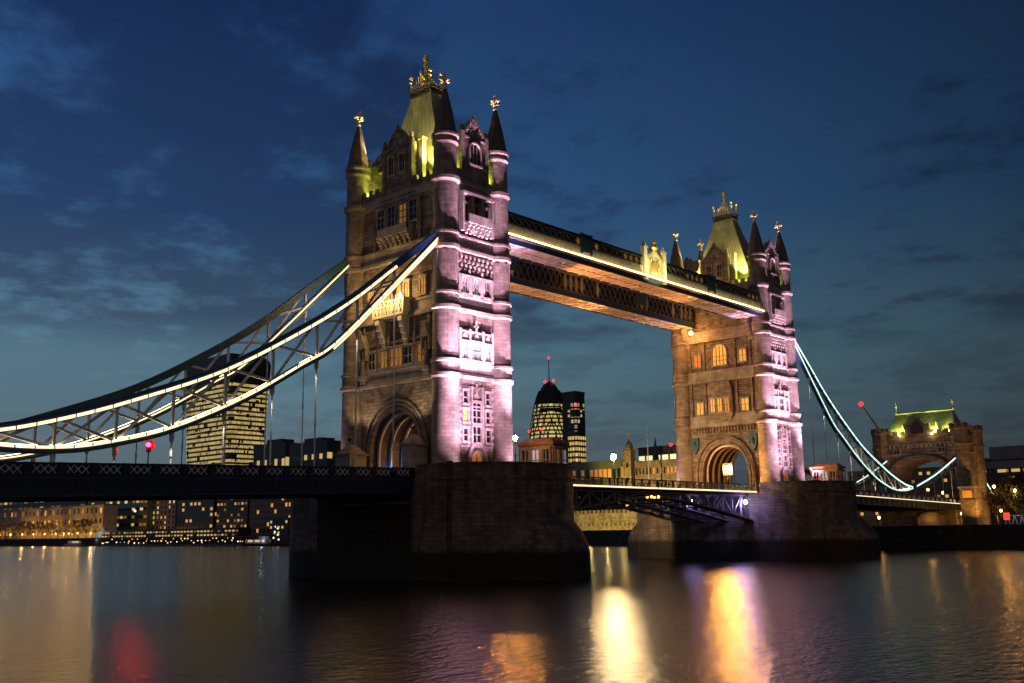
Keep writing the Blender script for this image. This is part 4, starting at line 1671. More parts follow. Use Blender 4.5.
PINK = (1.0, .55, .88)
for yc, nm in ((-HY, 'near'), (HY, 'far')):
    for dx, dy in ((15.4, -6.2), (15.4, -.8), (14.6, 5.6)):
        fl = floodlight('floodlight on the %s pier washing the tower pink' % nm, dx, yc+dy, -.75, (9.2, yc+dy*.6, 31), 140000, PINK, 34, 'pink floodlights on the %s pier' % nm)
        lamp(fl, 'SPOT', (-.15, 0, .3), 4500, PINK, (-3.6, -dy*.1, 6.6), 84, 1.0, .3)
    floodlight('added fill light on the nose of the %s pier facing the tower' % nm, 20.2, yc-4.4, -.75, (9, yc-2.2, 11), 25000, PINK, 62, 'added fill lights on the %s pier nose' % nm)  # fill added to soften shadows and even out the pink wash
    floodlight('floodlight at the left turret foot of the %s tower' % nm, -12.2, yc-8.2, -.75, (-9.4, yc-4.9, 6), 1500, PINK, 60, 'left turret floodlights of the %s tower' % nm)
    for dy in (-4.85, 4.85):
        floodlight('floodlight at a turret foot of the %s tower' % nm, 12.0, yc+dy*1.05, -.75, (10.6, yc+dy, 4.5), 300, (1, .66, .86), 90, 'floodlights at turret feet of the %s tower' % nm)
    for dy in (-4.85, 4.85):
        floodlight('floodlight behind the %s tower washing its rear turret pink' % nm, -12.6, yc+dy, -.75, (-10.5, yc+dy, 6), 2200, PINK, 70, 'rear floodlights of the %s tower' % nm)
    # roof floodlights hidden in the gutters behind the parapets
    YG = (.84, 1.0, .13)
    T_ = tower_s if yc < 0 else tower_n
    for x in (-5.9, 5.9):
        for y in (-4.25, 4.25):
            lamp(T_, 'POINT', (x, y, 38.9), 520, YG)
    for x in (-8.5, 8.5):
        for y in (-2.75, 2.75):
            lamp(T_, 'POINT', (x, y, 38.9), 550, YG)
    for x, y in ((-6.2, -4.6), (6.2, -4.6), (6.8, 4.6)):
        lamp(T_, 'SPOT', (x, y, 39.4), 30000, (1, .82, .22), (x*.3, y*.25, 52), 50)
    for x, y, e in ((-6.9, -3.6, 9000), (6.9, -3.6, 3600), (6.9, 3.6, 4500), (-6.9, 3.6, 3000)):
        lamp(T_, 'SPOT', (x*1.0, y-.4, 44.6), e, (1, .72, .40), (x/abs(x)*TX, y/abs(y)*TY, 51.9), 34, .5, .1)
    lamp(T_, 'SPOT', (-4.8, -3.4, 42.6), 2600, (1, .68, .26), (-TX, -TY, 47.8), 44, .6, .2)
    lamp(T_, 'POINT', (0, -3.2, 57.2), 110, (1, .8, .2))
# glow on the walkway soffits: orange lamps in the middle, pink near the towers
for y, x in ((-10, 7.6), (8, 7.6), (-14, -7.6), (4, -7.6)):
    lamp(wk_e if x > 0 else wk_w, 'SPOT', (x+.0, y, 27.2) if False else (x, y*2.2, 24.5), 9000, (1, .36, .10), (x, y*.6, 31.7), 85)
for y in (-35.3, 35.3):
    for x in (7.6, -7.6):
        lamp(wk_e if x > 0 else wk_w, 'SPOT', (x, y, 23.6), 3200, (1, .50, .60), (x, y*.62, 31.7), 62)
for x, z in ((-6.4, 4.95), (6.1, 5.45)):
    floodlight('warm floodlight on the kiosk roof before the near arch', x, -48.9, z, (x*.5, -46.3, 21), 1000, (1, .68, .40), 110, 'warm floodlights at the near arch')
lamp(wk_e, 'SPOT', (13.5, -4, 31.2), 2600, (1, .86, .36), (10, 0, 35.5), 75)
lamp(wk_e, 'SPOT', (13.5, 4, 31.2), 2600, (1, .86, .36), (10, 0, 35.5), 75)
# amber lamps inside the near archway, and one blue
for x, y, c_, e in ((-4.0, -43.4, (.12, .3, 1), 60), (-3.9, -40.0, (1, .55, .08), 60), (3.9, -38.6, (1, .5, .08), 70), (3.6, -42.0, (.9, .85, 1), 40)):
    lamp(tower_s, 'POINT', (x, y+HY, 1.0), e, c_, size=.15)
    MB().sphere((x*1.12, y+HY, .9), .3, 8, 6).build('wall_lamp', glow('arch_lamp', c_, 8), tower_s)
lamp(tower_n, 'POINT', (0, 2, 3), 50, (1, .5, .12))
lamp(tower_n, 'POINT', (-.5, -10.4, 2.2), 1300, (1, .29, .04))  # orange fill added before the far arch, without a lamp body
# purple light under the far leaf
s = thing('work_lamp', 'white work lamp under the far bascule leaf', 'lamp', (8.2, 28.2, -2.9), 0, 'work lamps under the far leaf')
MB().sphere((0, 0, 0), .34, 10, 8).build('lamp_globe', glow('work_lamp_glow', (.72, .66, 1), 60), s)
MB().bar((0, 0, .3), (0, 0, 1.0), .1).build('bracket', IRON, s)
lamp(s, 'POINT', (-.4, -1.0, -.6), 650, (.34, .24, 1))
s = thing('work_lamp', 'small white work lamp further out under the far bascule leaf', 'lamp', (3.5, 18.5, -2.6), 0, 'work lamps under the far leaf')
MB().sphere((0, 0, 0), .2, 10, 8).build('lamp_globe', glow('work_lamp_small', (.9, .9, 1), 30), s)
MB().bar((0, 0, .2), (0, 0, .9), .1).build('bracket', IRON, s)
lamp(s, 'POINT', (0, 0, -1.0), 260, (.45, .36, 1))
# signals on the near deck
s = thing('traffic_signal', 'red traffic signal standing on the approach deck', 'traffic signal', (9.05, -85.2, road_z(-85.2)))
MB().lathe(0, 0, [(.08, 0), (.06, 2.4)], 8).box(-.17, .17, -.16, .16, 2.4, 3.5).box(.1, .6, .22, .27, 2.7, 3.45).build('post', IRON, s)
MB().sphere((.14, -.1, 3.1), .22, 10, 8).build('red_lens', glow('red_signal_glow', (1, .001, .004), 380), s)
# kiosks either side of the near arch
for x, lab, mt in ((-6.4, 'green glazed kiosk with a stone roof left of the arch', GREENC), (6.1, 'narrow stone pedestal right of the arch', TRIM)):
    k = thing('kiosk', lab, 'kiosk', (x, -48.6, -1.19))
    hw = 1.5 if x < 0 else .8
    MB().box(-hw, hw, -1.4, 1.4, 0, 3.9 if x < 0 else 4.4).build('wall', mt, k)
    r_ = MB()
    z = 3.9 if x < 0 else 4.4
    r_.box(-hw-.25, hw+.25, -1.65, 1.65, z, z+.3)
    r_.loft([[(-hw, -1.4, z+.3), (hw, -1.4, z+.3), (hw, 1.4, z+.3), (-hw, 1.4, z+.3)], [(-hw*.3, -.4, z+1.4), (hw*.3, -.4, z+1.4), (hw*.3, .4, z+1.4), (-hw*.3, .4, z+1.4)]])
    r_.build('roof', STONE, k)
b_ = thing('bollard', 'squat dark bollard on the near pier left of the doorway', 'bollard', (11.6, -47.9, -1.19), 0)
MB().lathe(0, 0, [(.5, 0), (.42, .9), (.62, 1.1), (.62, 1.9), (.4, 2.25), (.1, 2.35)], 12).build('post', IRON, b_)


# ------------------------------------------------------------------ city on the far bank
_wc = {}


def small_window(w, h, mat):
    k = (round(w, 2), round(h, 2), mat.name)
    if k not in _wc:
        _wc[k] = MB().box(-w/2, w/2, -.12, .1, 0, h).mesh('window', mat)
    return _wc[k]


WIN_LIT = [emit('room_light_warm', (1, .50, .12), .6), emit('room_light_yellow', (1, .72, .24), .5), emit('room_light_dim', (1, .48, .12), .16), emit('room_light_white', (1, .86, .5), .6)]


def block(name, label, cat, u0, u1, vt, Y, depth, mat, rows=0, cols=0, lit=.3, base=GZ, group=None, roofmat=None, wfrac=.55, hfrac=.55, extra=None, mats=None, east=True, z0f=.05):
    """a building whose south front runs between two picture columns at distance Y, axis aligned"""
    A, B = at(u0, 500, Y), at(u1, 500, Y)
    x0, x1 = A.x, B.x
    zt = at((u0+u1)/2, vt, Y).z
    b = thing(name, label, cat, ((x0+x1)/2, Y, base), 0, group)
    hw, H = (x1-x0)/2, zt-base
    w = MB()
    w.box(-hw, hw, 0, depth, 0, H)
    w.build('wall', mat, b)
    r_ = MB()
    r_.box(-hw-.3, hw+.3, -.3, depth+.3, H, H+max(.6, H*.02))
    if extra:
        r_.box(-hw*.5, hw*.4, depth*.2, depth*.7, H+.5, H+.5+extra)
    r_.build('roof', roofmat or mat, b)
    if rows:
        rw, rh = 2*hw/cols, H*(1-z0f)/rows
        rnd = random.Random(label)
        mats = mats or WIN_LIT
        budget = 98
        for j in reversed(range(rows)):
            for i in range(cols):
                on = rnd.random() < lit
                mt = rnd.choice(mats) if on else GLASSD
                if budget <= 0:
                    break
                budget -= 1
                put('window', small_window(rw*wfrac*.85, rh*hfrac*.85, mt), b, (-hw+rw*(i+.5), 0, H*z0f+rh*(j+.25)), 0)
        if east:
            nc = max(1, min(cols, int(depth/rw)))
            for j in reversed(range(rows)):
                for i in range(nc):
                    if budget <= 0:
                        break
                    budget -= 1
                    on = rnd.random() < lit
                    put('window', small_window(depth/nc*wfrac, rh*hfrac, rnd.choice(mats) if on else GLASSD), b, (hw, depth*(i+.5)/nc, H*z0f+rh*(j+.25)), PI/2)
    return b


# glass tower with flaring top, far left
def flared_tower():
    Y = 520
    A, B, C2 = at(187, 466, Y), at(228, 466, Y), at(263, 466, Y)
    o = thing('office_tower', 'tall glass office tower flaring towards its top, rows of yellow light', 'office tower', (B.x, B.y, GZ))
    H = at(228, 363, Y).z-GZ
    a = (B.x-A.x)
    dep = 47.0
    # east front length so that its far edge lands right of the corner
    def ring(f, grow=0.0):
        k = 1.0 + .20*f**1.6
        wx, wy = a*.5*k+grow, dep*.5*k+grow
        cx, cy = -a*.5, dep*.5
        n = 5
        pts = []
        for (sx, sy, a0) in ((1, -1, -90), (1, 1, 0), (-1, 1, 90), (-1, -1, 180)):
            rr = 5.0
            for q in range(n):
                an = R(a0+90*q/(n-1))
                pts.append((cx+sx*(wx-rr)+rr*math.cos(an), cy+sy*(wy-rr)+rr*math.sin(an), f*H))
        return pts
    fs = [i/12 for i in range(13)]
    body = MB()
    rings = [ring(f) for f in fs]
    top = []
    for f, s in ((1.03, .96), (1.055, .82), (1.07, .55)):
        r1 = ring(1.0)
        cx = sum(p[0] for p in r1)/len(r1)
        cy = sum(p[1] for p in r1)/len(r1)
        top.append([(cx+(p[0]-cx)*s, cy+(p[1]-cy)*s, H*f) for p in r1])
    body.loft(rings+top)
    body.build('core', DARKC, o)
    nf = 32
    gm = window_mat('tower_offices', (1, .80, .30), (.02, .022, .022), .70, .5, 2.2, 4.4, .12)
    for k in range(nf):
        f0, f1 = (k+.22)/nf*.88, (k+.80)/nf*.88
        m_ = MB()
        m_.loft([ring(f0, .35), ring(f1, .35)])
        m_.build('window_band', gm, o)
    return o


flared_tower()


def bullet_tower():
    Y = 560
    c, l, r_ = at(551, 466, Y), at(528.5, 466, Y), at(572, 466, Y)
    # radius across the line of sight
    rad = 21.8*(c-CAM_P).dot(_d)/FPX
    H = at(551, 381, Y).z-GZ
    o = thing('office_tower', 'bullet shaped glass tower with lit floors and red beacons', 'office tower', (c.x, c.y, GZ))

    def rr(f):
        if f < .36:
            return rad*(.90+.10*math.sin(f/.36*PI/2))
        t = (f-.36)/.64
        return rad*max(.02, math.sqrt(max(0, 1-t**2.3))*(1-.05*t))
    body = MB()
    body.lathe(0, 0, [(rr(i/40), H*i/40) for i in range(41)], 32)
    body.build('core', DARKC, o, 60)
    gm = window_mat('bullet_offices', (.96, .90, .34), (.02, .025, .022), .74, .6, 2.8, 4.2, .16)
    n = 38
    for k in range(n):
        f0, f1 = (k+.18)/n, (k+.74)/n
        if f0 > .84:
            break
        m_ = MB()
        m_.lathe(0, 0, [(rr(f0)+.5, H*f0), (rr(f1)+.5, H*f1)], 32)
        m_.build('window_band', gm, o)
    dg = MB()
    for k in range(16):
        for s in (-1, 1):
            pts = []
            for i in range(25):
                f = i/25*.97
                a = 2*PI*k/16 + s*f*2.2
                pts.append(((rr(f)+.7)*math.cos(a), (rr(f)+.7)*math.sin(a), H*f))
            dg.tube(pts, .55, 4)
    dg.build('diagonal_frame', DARKC, o)
    MB().lathe(0, 0, [(.6, H*.99), (.3, H*1.16)], 6).build('mast', IRON, o)
    rd = glow('red_beacon', (1, .006, .012), 9)
    for (x, y, z) in ((-5, 0, H*1.0), (5, 0, H*1.0), (rr(.82)*.72, rr(.82)*.72, H*.86), (-rr(.6)*.6, -rr(.6)*.9, H*.66), (rr(.6)*.3, -rr(.6)*1.0, H*.66), (0, 0, H*1.16)):
        MB().sphere((x, y, z), .95, 8, 6).build('beacon', rd, o)


bullet_tower()
b = block('office_tower', 'slim office tower with a square grid of yellow windows beside the bullet tower', 'office tower', 564.5, 578, 394, 545, 13, DARKC, 0, 0)
# its grid: floors as bands with dark mullions
Hs = at(577, 396, 545).z-GZ
hw = (at(578, 500, 545).x-at(564.5, 500, 545).x)/2
gm = window_mat('slim_tower_offices', (1, .74, .24), (.02, .02, .02), .82, .7, 3.0, 6.4, .3)
gm2 = window_mat('slim_tower_dim', (1, .8, .4), (.02, .02, .02), .45, .4, 3.6, 6.4, .3)
for k in range(23):
    z0, z1 = Hs*(k+.2)/24, Hs*(k+.8)/24
    MB().box(-hw*.2, hw+.4, -.4, 12.6, z0, z1).build('window_band', gm if k < 17 else gm2, b)
MB().sphere((hw, 0, Hs*.93), .9, 8, 6).build('beacon', glow('red_beacon', (1, .006, .012), 9), b)
block('office_block', 'dark low office block with one yellow strip, left of the near tower', 'office block', 252, 284, 446, 420, 30, DARKC, 3, 9, .5, extra=6, mats=WIN_LIT[1:2], wfrac=.9, hfrac=.3)
block('office_block', 'dark low office block with two yellow strips just left of the near tower', 'office block', 288, 326, 444, 400, 30, DARKC, 4, 10, .55, extra=5, mats=WIN_LIT[1:2], wfrac=.9, hfrac=.28)

# riverside row below the deck, left to right
block('custom_house', 'long pale riverside building behind a row of lamplit trees', 'building', -12, 104, 508, 215, 11, PALEC, 3, 30, .34, roofmat=DARKC, wfrac=.4, hfrac=.55, mats=[WIN_LIT[0], WIN_LIT[2]], east=False)
block('office_block', 'flat office with two bright window rows behind the long pale building', 'office block', -15, 86, 491, 262, 25, DARKC, 5, 19, .65, mats=[WIN_LIT[1], WIN_LIT[2]], wfrac=.75, hfrac=.4, east=False, z0f=.3)
block('office_block', 'greenish glazed office with broad bright windows behind the boats', 'office block', 88, 148, 491, 245, 25, GREENC, 6, 16, .55, mats=[WIN_LIT[3], WIN_LIT[1], WIN_LIT[2]], wfrac=.8, hfrac=.4, east=False)
block('office_block', 'narrow block with lit columns of small windows', 'office block', 149, 176, 490, 250, 25, CONC, 9, 7, .4, wfrac=.35, hfrac=.6)
block('office_block', 'black glass block with a few amber windows', 'office block', 178, 214, 490, 235, 28, GLASSD, 8, 9, .16, mats=[WIN_LIT[0]], wfrac=.6, hfrac=.6)
block('office_block', 'grey block with amber windows above the river pier', 'office block', 217, 248, 490, 225, 28, DARKC, 8, 9, .5, mats=[WIN_LIT[0], WIN_LIT[2]], wfrac=.6, hfrac=.5)
block('office_block', 'pinkish gridded block with dark square windows beside the near pier', 'office block', 250, 292, 490, 218, 28, PINKC, 7, 12, .2, mats=[WIN_LIT[0]], wfrac=.62, hfrac=.68)
block('low_house', 'low dark house with yellow windows at the edge of the near pier', 'house', 270, 289, 519, 190, 10, DARKC, 3, 5, .4, mats=[WIN_LIT[1]])
block('glass_pavilion', 'low glazed pavilion with warm lit front behind the pontoon', 'pavilion', 104, 240, 530, 186, 8, DARKC, 2, 44, .8, mats=[WIN_LIT[0], WIN_LIT[1], WIN_LIT[2]], wfrac=.7, hfrac=.5, east=False)


# trees
def crown_mesh(seed, rx, rz, n, leaf, mat):
    rnd = random.Random(seed)
    m_ = MB()
    cl = []
    for _ in range(16):
        a, h = rnd.uniform(0, 2*PI), rnd.uniform(-.8, .9)
        q = math.sqrt(max(0, 1-h*h))*rnd.uniform(.3, .9)
        cl.append((q*math.cos(a)*rx, q*math.sin(a)*rx, h*rz, rnd.uniform(.25, .45)*rx))
    for _ in range(n):
        c = rnd.choice(cl)
        d = Vector((rnd.gauss(0, 1), rnd.gauss(0, 1), rnd.gauss(0, 1))).normalized()*c[3]*rnd.uniform(.4, 1.1)
        p = Vector(c[:3])+d
        e1 = Vector((rnd.gauss(0, 1), rnd.gauss(0, 1), rnd.gauss(0, 1))).normalized()*leaf*rnd.uniform(.6, 1.3)
        e2 = e1.cross(Vector((rnd.gauss(0, 1), rnd.gauss(0, 1), rnd.gauss(0, 1)))).normalized()*leaf*rnd.uniform(.4, .9)
        m_.add([p-e1, p+e2, p+e1, p-e2], [(0, 1, 2, 3)])
    return m_.mesh('crown', mat)


def trunk_mesh(seed, h, rx):
    rnd = random.Random(seed)
    m_ = MB()
    m_.tube([(0, 0, 0), (.1, .05, h*.4), (.0, .1, h*.75), (.1, 0, h*1.3)], [.32, .25, .18, .05], 7)
    for k in range(9):
        a = 2*PI*k/9+rnd.uniform(-.3, .3)
        z = h*rnd.uniform(.55, 1.0)
        r1 = rx*rnd.uniform(.5, .95)
        m_.tube([(0, 0, z), (r1*.5*math.cos(a), r1*.5*math.sin(a), z+r1*.35), (r1*math.cos(a), r1*math.sin(a), z+r1*rnd.uniform(.6, 1.2))], [.13, .08, .03], 5)
    return m_.mesh('trunk', BARK)


TREES = [(trunk_mesh(1, 5, 4), crown_mesh(1, 4, 4, 900, .32, LEAFB)), (trunk_mesh(2, 4.5, 4.4), crown_mesh(2, 4.6, 3.8, 1500, .34, LEAF)), (trunk_mesh(3, 5, 3.6), crown_mesh(3, 3.8, 4.4, 500, .28, LEAFB))]


def tree(label, p, s, kind, group):
    t_ = thing('tree', label, 'tree', p, random.uniform(0, 6), group)
    put('trunk', TREES[kind][0], t_, (0, 0, 0), 0, (s, s, s))
    put('crown', TREES[kind][1], t_, (0, 0, 7.5*s), 0, (s, s, s))
    return t_


u = -8
while u < 104:
    p = at(u, 500, 200)
    tree('bare brown tree in the lamplit row before the long pale building', (p.x, 200+random.uniform(-2, 2), GZ), random.uniform(1.0, 1.25), random.choice((0, 2)), 'trees along the far quay')
    u += 7.5
for i, (u, st) in enumerate([(2, 1), (13, 1.5), (25, 1), (36, 1), (47, .9), (58, 1), (66, 1.2), (71, .8), (80, 1.3), (93, .8)]):
    p = at(u, 500, 195)
    street_lamp('amber quay lamp in the row before the long pale building', p.x, 195, GZ, 4.0, .55, (1, .50, .10), 1.6*st, 9000*st, False, 'amber lamps along the far quay')
for u, lb in ((585, 'dark tree above the yellow fortress wall, left of the row'), (600, 'dark tree above the yellow fortress wall, left of the middle'), (616, 'dark tree above the yellow fortress wall, in the middle'), (632, 'dark tree above the yellow fortress wall, at the right of the row')):
    p = at(u, 500, 214)
    tree(lb, (p.x, 214, GZ), random.uniform(.95, 1.1), 1, 'trees above the fortress wall')


# fortress
def fort_wall(label, u0, u1, vt, Y, thick, group):
    A, B = at(u0, 500, Y), at(u1, 500, Y)
    zt = at((u0+u1)/2, vt, Y).z
    o = thing('fortress_wall', label, 'wall', ((A.x+B.x)/2, Y, GZ), 0, group)
    hw_, H = (B.x-A.x)/2, zt-GZ
    MB().box(-hw_, hw_, 0, thick, 0, H).build('wall', FORT, o)
    b_ = MB()
    k = -hw_
    while k < hw_-.8:
        b_.box(k, k+1.2, .05, thick*.4, H, H+1.3)
        k += 2.2
    b_.build('battlement', FORT, o)
    return o


f1 = fort_wall('upper yellow lit fortress wall with battlements', 560, 662, 513, 204, 3, 'fortress walls')
f2 = fort_wall('lower yellow lit fortress wall along the wharf', 556, 660, 526, 190, 2, 'fortress walls')
for u in (572, 588, 604, 620, 636, 652):
    p = at(u, 500, 182)
    lamp(f2, 'SPOT', (p.x-f2.location.x, 179-f2.location.y, 1.2), 2600, (1, .70, .18), (p.x-f2.location.x, 200-f2.location.y, 3.5), 130)
    p = at(u, 500, 198)
    lamp(f1, 'POINT', (p.x-f1.location.x, 199-f1.location.y, 5.2), 700, (1, .68, .18))
p = at(631, 500, 300)
t = thing('fortress_turret', 'square yellow lit turret with a dark cap and gilded vane', 'turret', (p.x, 300, GZ))
H = at(631, 450, 300).z-GZ
hw = (at(637, 500, 300).x-at(626, 500, 300).x)*.5*.62
w = MB()
w.box(-hw, hw, -hw, hw, 0, H)
for x in (-1, 1):
    for y in (-1, 1):
        w.box(x*hw-.4, x*hw+.4, y*hw-.4, y*hw+.4, 0, H+.8)
w.build('wall', FORT, t)
for z in (H*.78, H*.6, H*.4):
    MB().box(-.7, .7, -hw-.1, -hw+.05, z, z+2.4).build('window', GLASSD, t)
MB().lathe(0, 0, [(hw*.95, H), (hw*1.02, H+1.2), (hw*.8, H+3.0), (hw*.3, H+4.6), (.2, H+5.4)], 12).build('cap', LEAD, t)
MB().lathe(0, 0, [(.15, H+5.2), (.12, H+8.5), (.5, H+9), (.05, H+9.6)], 6).build('vane', GOLD, t)
lamp(t, 'SPOT', (4, -22, 2), 95000, (1, .66, .16), (0, 0, H*.7), 70)
bb = block('fortress_range', 'long yellow stone range beside the far tower, pale windows above', 'building', 636, 690, 461, 250, 18, FORT, 4, 15, .35, mats=[WIN_LIT[2]], wfrac=.4, hfrac=.45)
lamp(bb, 'SPOT', (0, -26, 2), 65000, (1, .6, .2), (4, 0, 18), 120)
bb = block('office_block', 'dark office with a band of bright pale windows behind the yellow range', 'office block', 640, 696, 447, 330, 25, DARKC, 8, 9, .0)
Hb = at(668, 447, 330).z-GZ
hwb = (at(696, 500, 330).x-at(640, 500, 330).x)/2
for k in range(7):
    MB().box(-hwb+hwb*2*(k+.12)/7, -hwb+hwb*2*(k+.86)/7, -.4, -.15, Hb*.78, Hb*.91).build('window', emit('bright_office', (.95, .95, .5), .9), bb)
block('office_block', 'pale greenish roofed hall low behind the near pier', 'hall', 560, 622, 463, 300, 20, emit('pale_green_hall', (.38, .55, .36), .0) if False else GREENC, 3, 14, .4, mats=[WIN_LIT[2]], wfrac=.8, hfrac=.5)
p = at(647, 428, 240)
t = thing('flagpole', 'tall pale flagpole by the yellow range', 'flagpole', (p.x, 240, GZ))
MB().lathe(0, 0, [(.3, 0), (.18, p.z-GZ), (.35, p.z-GZ+.1), (.05, p.z-GZ+.6)], 8).build('pole', WHITE, t)
p = at(655, 437, 260)
t = thing('spire', 'thin dark spire right of the flagpole', 'spire', (p.x, 260, GZ))
MB().lathe(0, 0, [(2.0, 0), (2.0, (p.z-GZ)*.72), (1.5, (p.z-GZ)*.76), (.1, p.z-GZ)], 8).build('shaft', DARKSTONE, t)
p = at(671, 446, 330)
t = thing('warning_light', 'small red warning light on the roof left of the far tower', 'light', p)
MB().sphere((0, 0, .6), .9, 8, 6).build('lamp_globe', glow('red_beacon', (1, .006, .012), 9), t)
MB().bar((0, 0, -3), (0, 0, .2), .3).build('post', IRON, t)

# right bank: hotel, trees, lamps, crane
bb = block('hotel', 'broad dark hotel with scattered lit windows at the right edge', 'hotel', 958, 1085, 458, 215, 30, DARKC, 8, 22, .38, roofmat=CONC, extra=4, mats=[WIN_LIT[1], WIN_LIT[0], WIN_LIT[2]], wfrac=.5, hfrac=.45, z0f=.1)
block('hotel_wing', 'dark hotel wing with amber windows seen through the gatehouse arch', 'hotel', 850, 960, 470, 300, 25, DARKC, 7, 14, .4, mats=[WIN_LIT[0], WIN_LIT[1], WIN_LIT[2]], wfrac=.45, hfrac=.45, east=False)
Hh = at(1020, 458, 215).z-GZ
hwh = (at(1085, 500, 215).x-at(958, 500, 215).x)/2
MB().box(-hwh-1, hwh+1, -1.2, 31, Hh*.86, Hh*.965).build('fascia', CONC, bb)
for k in range(9):
    if k in (2, 6):
        continue
    MB().box(-hwh+hwh*2*(k+.2)/9, -hwh+hwh*2*(k+.8)/9, -.35, -.15, Hh*.80, Hh*.845).build('window', WIN_LIT[1], bb)
for i, (u, Y, s, k, lb) in enumerate([(983, 150, .85, 0, 'small lamplit tree nearest the gatehouse turret'), (996, 146, 1.0, 0, 'lamplit tree on the right quay, second from the gatehouse'), (1008, 150, .95, 1, 'dark green tree on the right quay behind the red sign'),
                                      (1022, 144, 1.1, 1, 'tallest dark tree at the right edge of the quay'), (973, 160, .7, 2, 'thin bare tree tucked behind the gatehouse turret')]):
    p = at(u, 500, Y)
    tree(lb, (p.x, Y, GZ), s, k, 'trees on the right quay')
for u, v, Y, st, lb in ((994, 487, 140, 1.6, 'orange lamp over the trees right of the gatehouse'), (1015, 491, 140, 1.8, 'brighter orange lamp near the right edge'), (962, 514, 132, 1.2, 'orange lamp low on the gatehouse corner'),
                        (1001, 511, 138, .5, 'dim orange lamp under the right trees'), (943, 493, 160, .9, 'orange lamp seen through the gatehouse arch'), (928, 490, 160, .6, 'small orange lamp deeper in the gatehouse arch'), (879, 518, 120, .6, 'orange lamp low between the far pier and the gatehouse')):
    p = at(u, v, Y)
    street_lamp(lb, p.x, Y, GZ, max(1.5, p.z-GZ), .32, (1, .48, .10), 26*st, 260*st, False, 'orange lamps on the right bank')
p = at(1000, 500, 141)
lamp(bb, 'POINT', (p.x-bb.location.x, 141-bb.location.y, 2.0), 900, (1, .5, .1))
lb = at(930, 528, 133)
t = thing('lit_niche', 'orange lit arched niche in the wall under the side span', 'niche', (lb.x, 134.15, GZ))
pts = [(-3, .2), (3, .2), (3, 2.6)] + [(3*math.cos(PI*i/10), 2.6+1.4*math.sin(PI*i/10)) for i in range(1, 10)] + [(-3, 2.6)]
MB().prism_y(pts, -.12, .1).build('back', ABUT, t)
MB().box(-3.3, -3, -.5, .1, 0, 2.8).box(3, 3.3, -.5, .1, 0, 2.8).box(-3.3, 3.3, -.6, .1, 0, .2).build('jamb', ABUT, t)
lamp(t, 'POINT', (0, -1.6, 2.2), 150, (1, .5, .12))
# crane
p0, p1 = at(884, 438, 330), at(861, 404, 330)
t = thing('tower_crane', 'faint crane jib with a red beacon rising behind the gatehouse', 'crane', (p0.x, 330, GZ))
m = MB()
b0, b1 = Vector((0, 0, p0.z-GZ)), Vector((p1.x-p0.x, 0, p1.z-GZ))
for dx in (-.5, .5):
    m.bar((dx, 0, 0), (dx, 0, b0.z), .3)
m.bar((0, 0, b0.z), b1, .35)
m.bar((0, 0, b0.z+1.4), b1, .3)
for k in range(12):
    f0, f1 = k/12, (k+1)/12
    m.bar(b0.lerp(b1, f0)+Vector((0, 0, 1.4*(1-f0))), b0.lerp(b1, f1), .18)
m.build('jib', plain('crane_paint', (.2, .08, .05), .5), t)
MB().sphere(b1, 1.0, 8, 6).build('beacon', glow('red_beacon_crane', (1, .004, .006), 14), t)
# red and white launch frame on the quay at the right edge
p = at(1014, 520, 122)
t = thing('life_station', 'red and white rescue stand on the quay at the right edge', 'rescue stand', (p.x, 122, GZ))
m = MB()
for x in (-1.6, 0, 1.6):
    m.bar((x-.5, 0, 0), (x+.2, 0, 2.6), .22)
    m.bar((x+.9, 0, 0), (x+.2, 0, 2.6), .22)
m.bar((-2, 0, 2.6), (2.2, 0, 2.6), .2)
m.build('frame', HULL, t)
MB().box(-2.2, -.9, -.15, .15, 1.6, 3.3).build('sign', emit('red_sign', (1, .07, .04), 1.1), t)
lamp(t, 'POINT', (.5, -2, 2.5), 25, (.8, .85, 1))


# boats and the pontoon
def boat(label, u0, u1, Y, cabin_h, hull_mat, litmat, group='boats along the far bank'):
    A, B = at(u0, 540, Y), at(u1, 540, Y)
    L = B.x-A.x
    o = thing('river_boat', label, 'boat', ((A.x+B.x)/2, Y, WZ), 0, group)
    h = MB()
    h.loft([[(-L/2, -1.6, -.3), (L*.42, -1.6, -.3), (L*.5, 0, -.3), (L*.42, 1.6, -.3), (-L/2, 1.6, -.3)], [(-L/2, -2.2, 1.3), (L*.42, -2.2, 1.4), (L*.53, 0, 1.9), (L*.42, 2.2, 1.4), (-L/2, 2.2, 1.3)]])
    h.build('hull', hull_mat, o)
    c = MB()
    c.box(-L*.42, L*.30, -1.8, 1.8, 1.3, 1.3+cabin_h)
    c.box(L*.05, L*.25, -1.4, 1.4, 1.3+cabin_h, 2.6+cabin_h)
    c.build('cabin', HULL, o)
    for k in range(8):
        x = -L*.39+L*.66*k/8
        put('window', small_window(L*.06, cabin_h*.45, litmat if k % 3 else WIN_LIT[2]), o, (x+L*.04, -1.82, 1.3+cabin_h*.35))
    MB().bar((L*.1, 0, 2.4+cabin_h), (L*.1, 0, 5.0+cabin_h), .12).build('mast', IRON, o)
    lamp(o, 'POINT', (L*.3, -4, 4.0), 160, (.75, .85, 1))
    return o


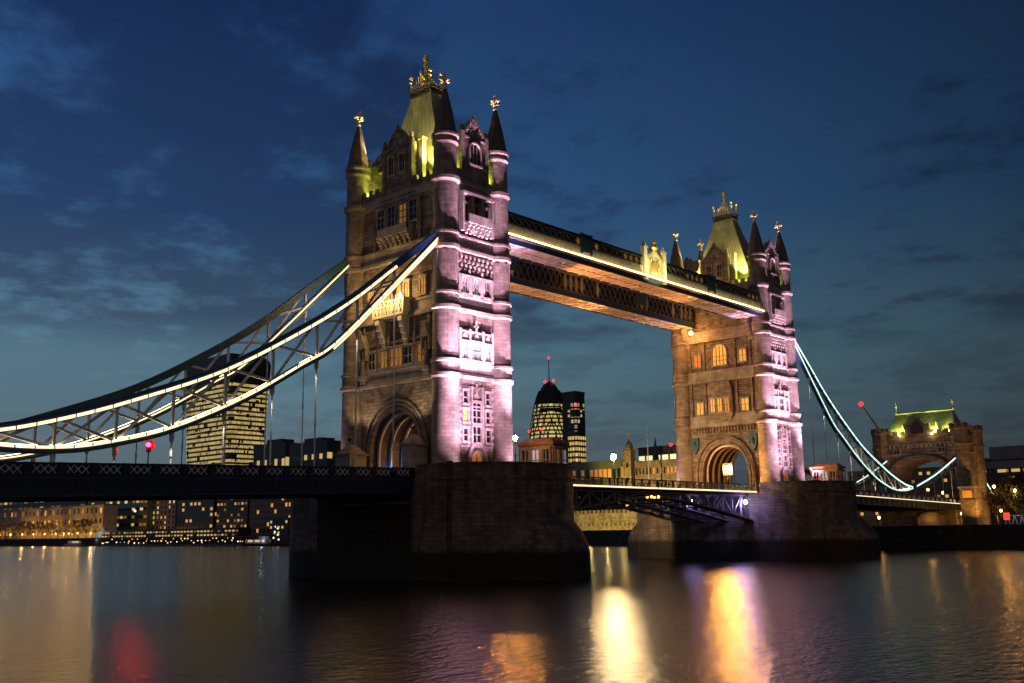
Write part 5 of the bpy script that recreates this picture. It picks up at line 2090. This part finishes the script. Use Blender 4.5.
boat('pale passenger boat with a blue white lit bow moored left of the pontoon', 67, 110, 183, 2.4, HULL, WIN_LIT[3])
boat('small dark launch at the outer end of the pontoon', 246, 274, 163, 2.2, DARKC, WIN_LIT[3])
A, B = at(112, 540, 174), at(268, 540, 166)
t = thing('pontoon', 'long floating pontoon landing strung with many small lights', 'pontoon', ((A.x+B.x)/2, 170, WZ))
L = (B.x-A.x)
MB().box(-L/2, L/2, -3.5, 3.5, -.4, 1.1).build('float', DARKC, t)
c = MB()
for k in range(24):
    x = -L/2+L*(k+.5)/24
    c.bar((x, -2.8, 1.1), (x, -2.8, 4.6), .2)
c.box(-L/2, L/2, -3.3, 3, 4.6, 4.9)
c.build('canopy', GREYST, t)
rnd = random.Random(5)
lm = [emit('pontoon_light_%s' % n_, c_, s_) for n_, c_, s_ in (('white', (1, .92, .75), 2.2), ('amber', (1, .6, .18), 1.8), ('orange', (1, .35, .08), 1.6), ('green', (.3, 1, .4), 1.0))]
for k in range(60):
    mt = rnd.choices(lm, (3, 5, 1.3, .7))[0]
    x = -L/2+L*(k+rnd.random())/60
    MB().sphere((x, -3.4, rnd.choice((1.9, 2.4, 3.0, 4.2))), rnd.uniform(.18, .42), 6, 4).build('light_bulb', mt, t)
p = at(277, 525, 160)
t = thing('light_mast', 'mast of white lights at the pontoon end by the near pier', 'mast', (at(276, 540, 163).x, 163, WZ))
MB().lathe(0, 0, [(.5, 0), (.2, 12)], 6).build('post', IRON, t)
for z, x in ((4, -2.2), (5.5, 1.5), (7, -1.2), (8.6, 1.2), (9.5, -.6), (3.2, 2.2)):
    MB().sphere((x, 0, z), .5, 8, 6).build('lamp_globe', emit('mast_white', (1, .95, .8), 1.1), t)
    MB().bar((0, 0, z), (x, 0, z), .12).build('arm', IRON, t)
p = at(105, 530, 192)
t = thing('event_tent', 'bright white peaked tent behind the moored boat', 'tent', (p.x, 192, GZ))
MB().loft([[(-5, -4, 0), (5, -4, 0), (5, 4, 0), (-5, 4, 0)], [(-5, -4, 3.2), (5, -4, 3.2), (5, 4, 3.2), (-5, 4, 3.2)], [(-.3, -.3, 8.5), (.3, -.3, 8.5), (.3, .3, 8.5), (-.3, .3, 8.5)]]).build('canopy', HULL, t)
lamp(t, 'POINT', (1, -9, 5), 700, (1, .95, .75))
p = at(135, 511, 230)
t = thing('flood_lamp', 'bright white lamp on a mast above the river pavilion', 'flood lamp', (p.x, 230, GZ))
MB().lathe(0, 0, [(.3, 0), (.15, p.z-GZ)], 6).build('post', IRON, t)
MB().sphere((0, 0, p.z-GZ), .9, 8, 6).build('lamp_globe', emit('mast_white', (1, .95, .8), 1.6), t)
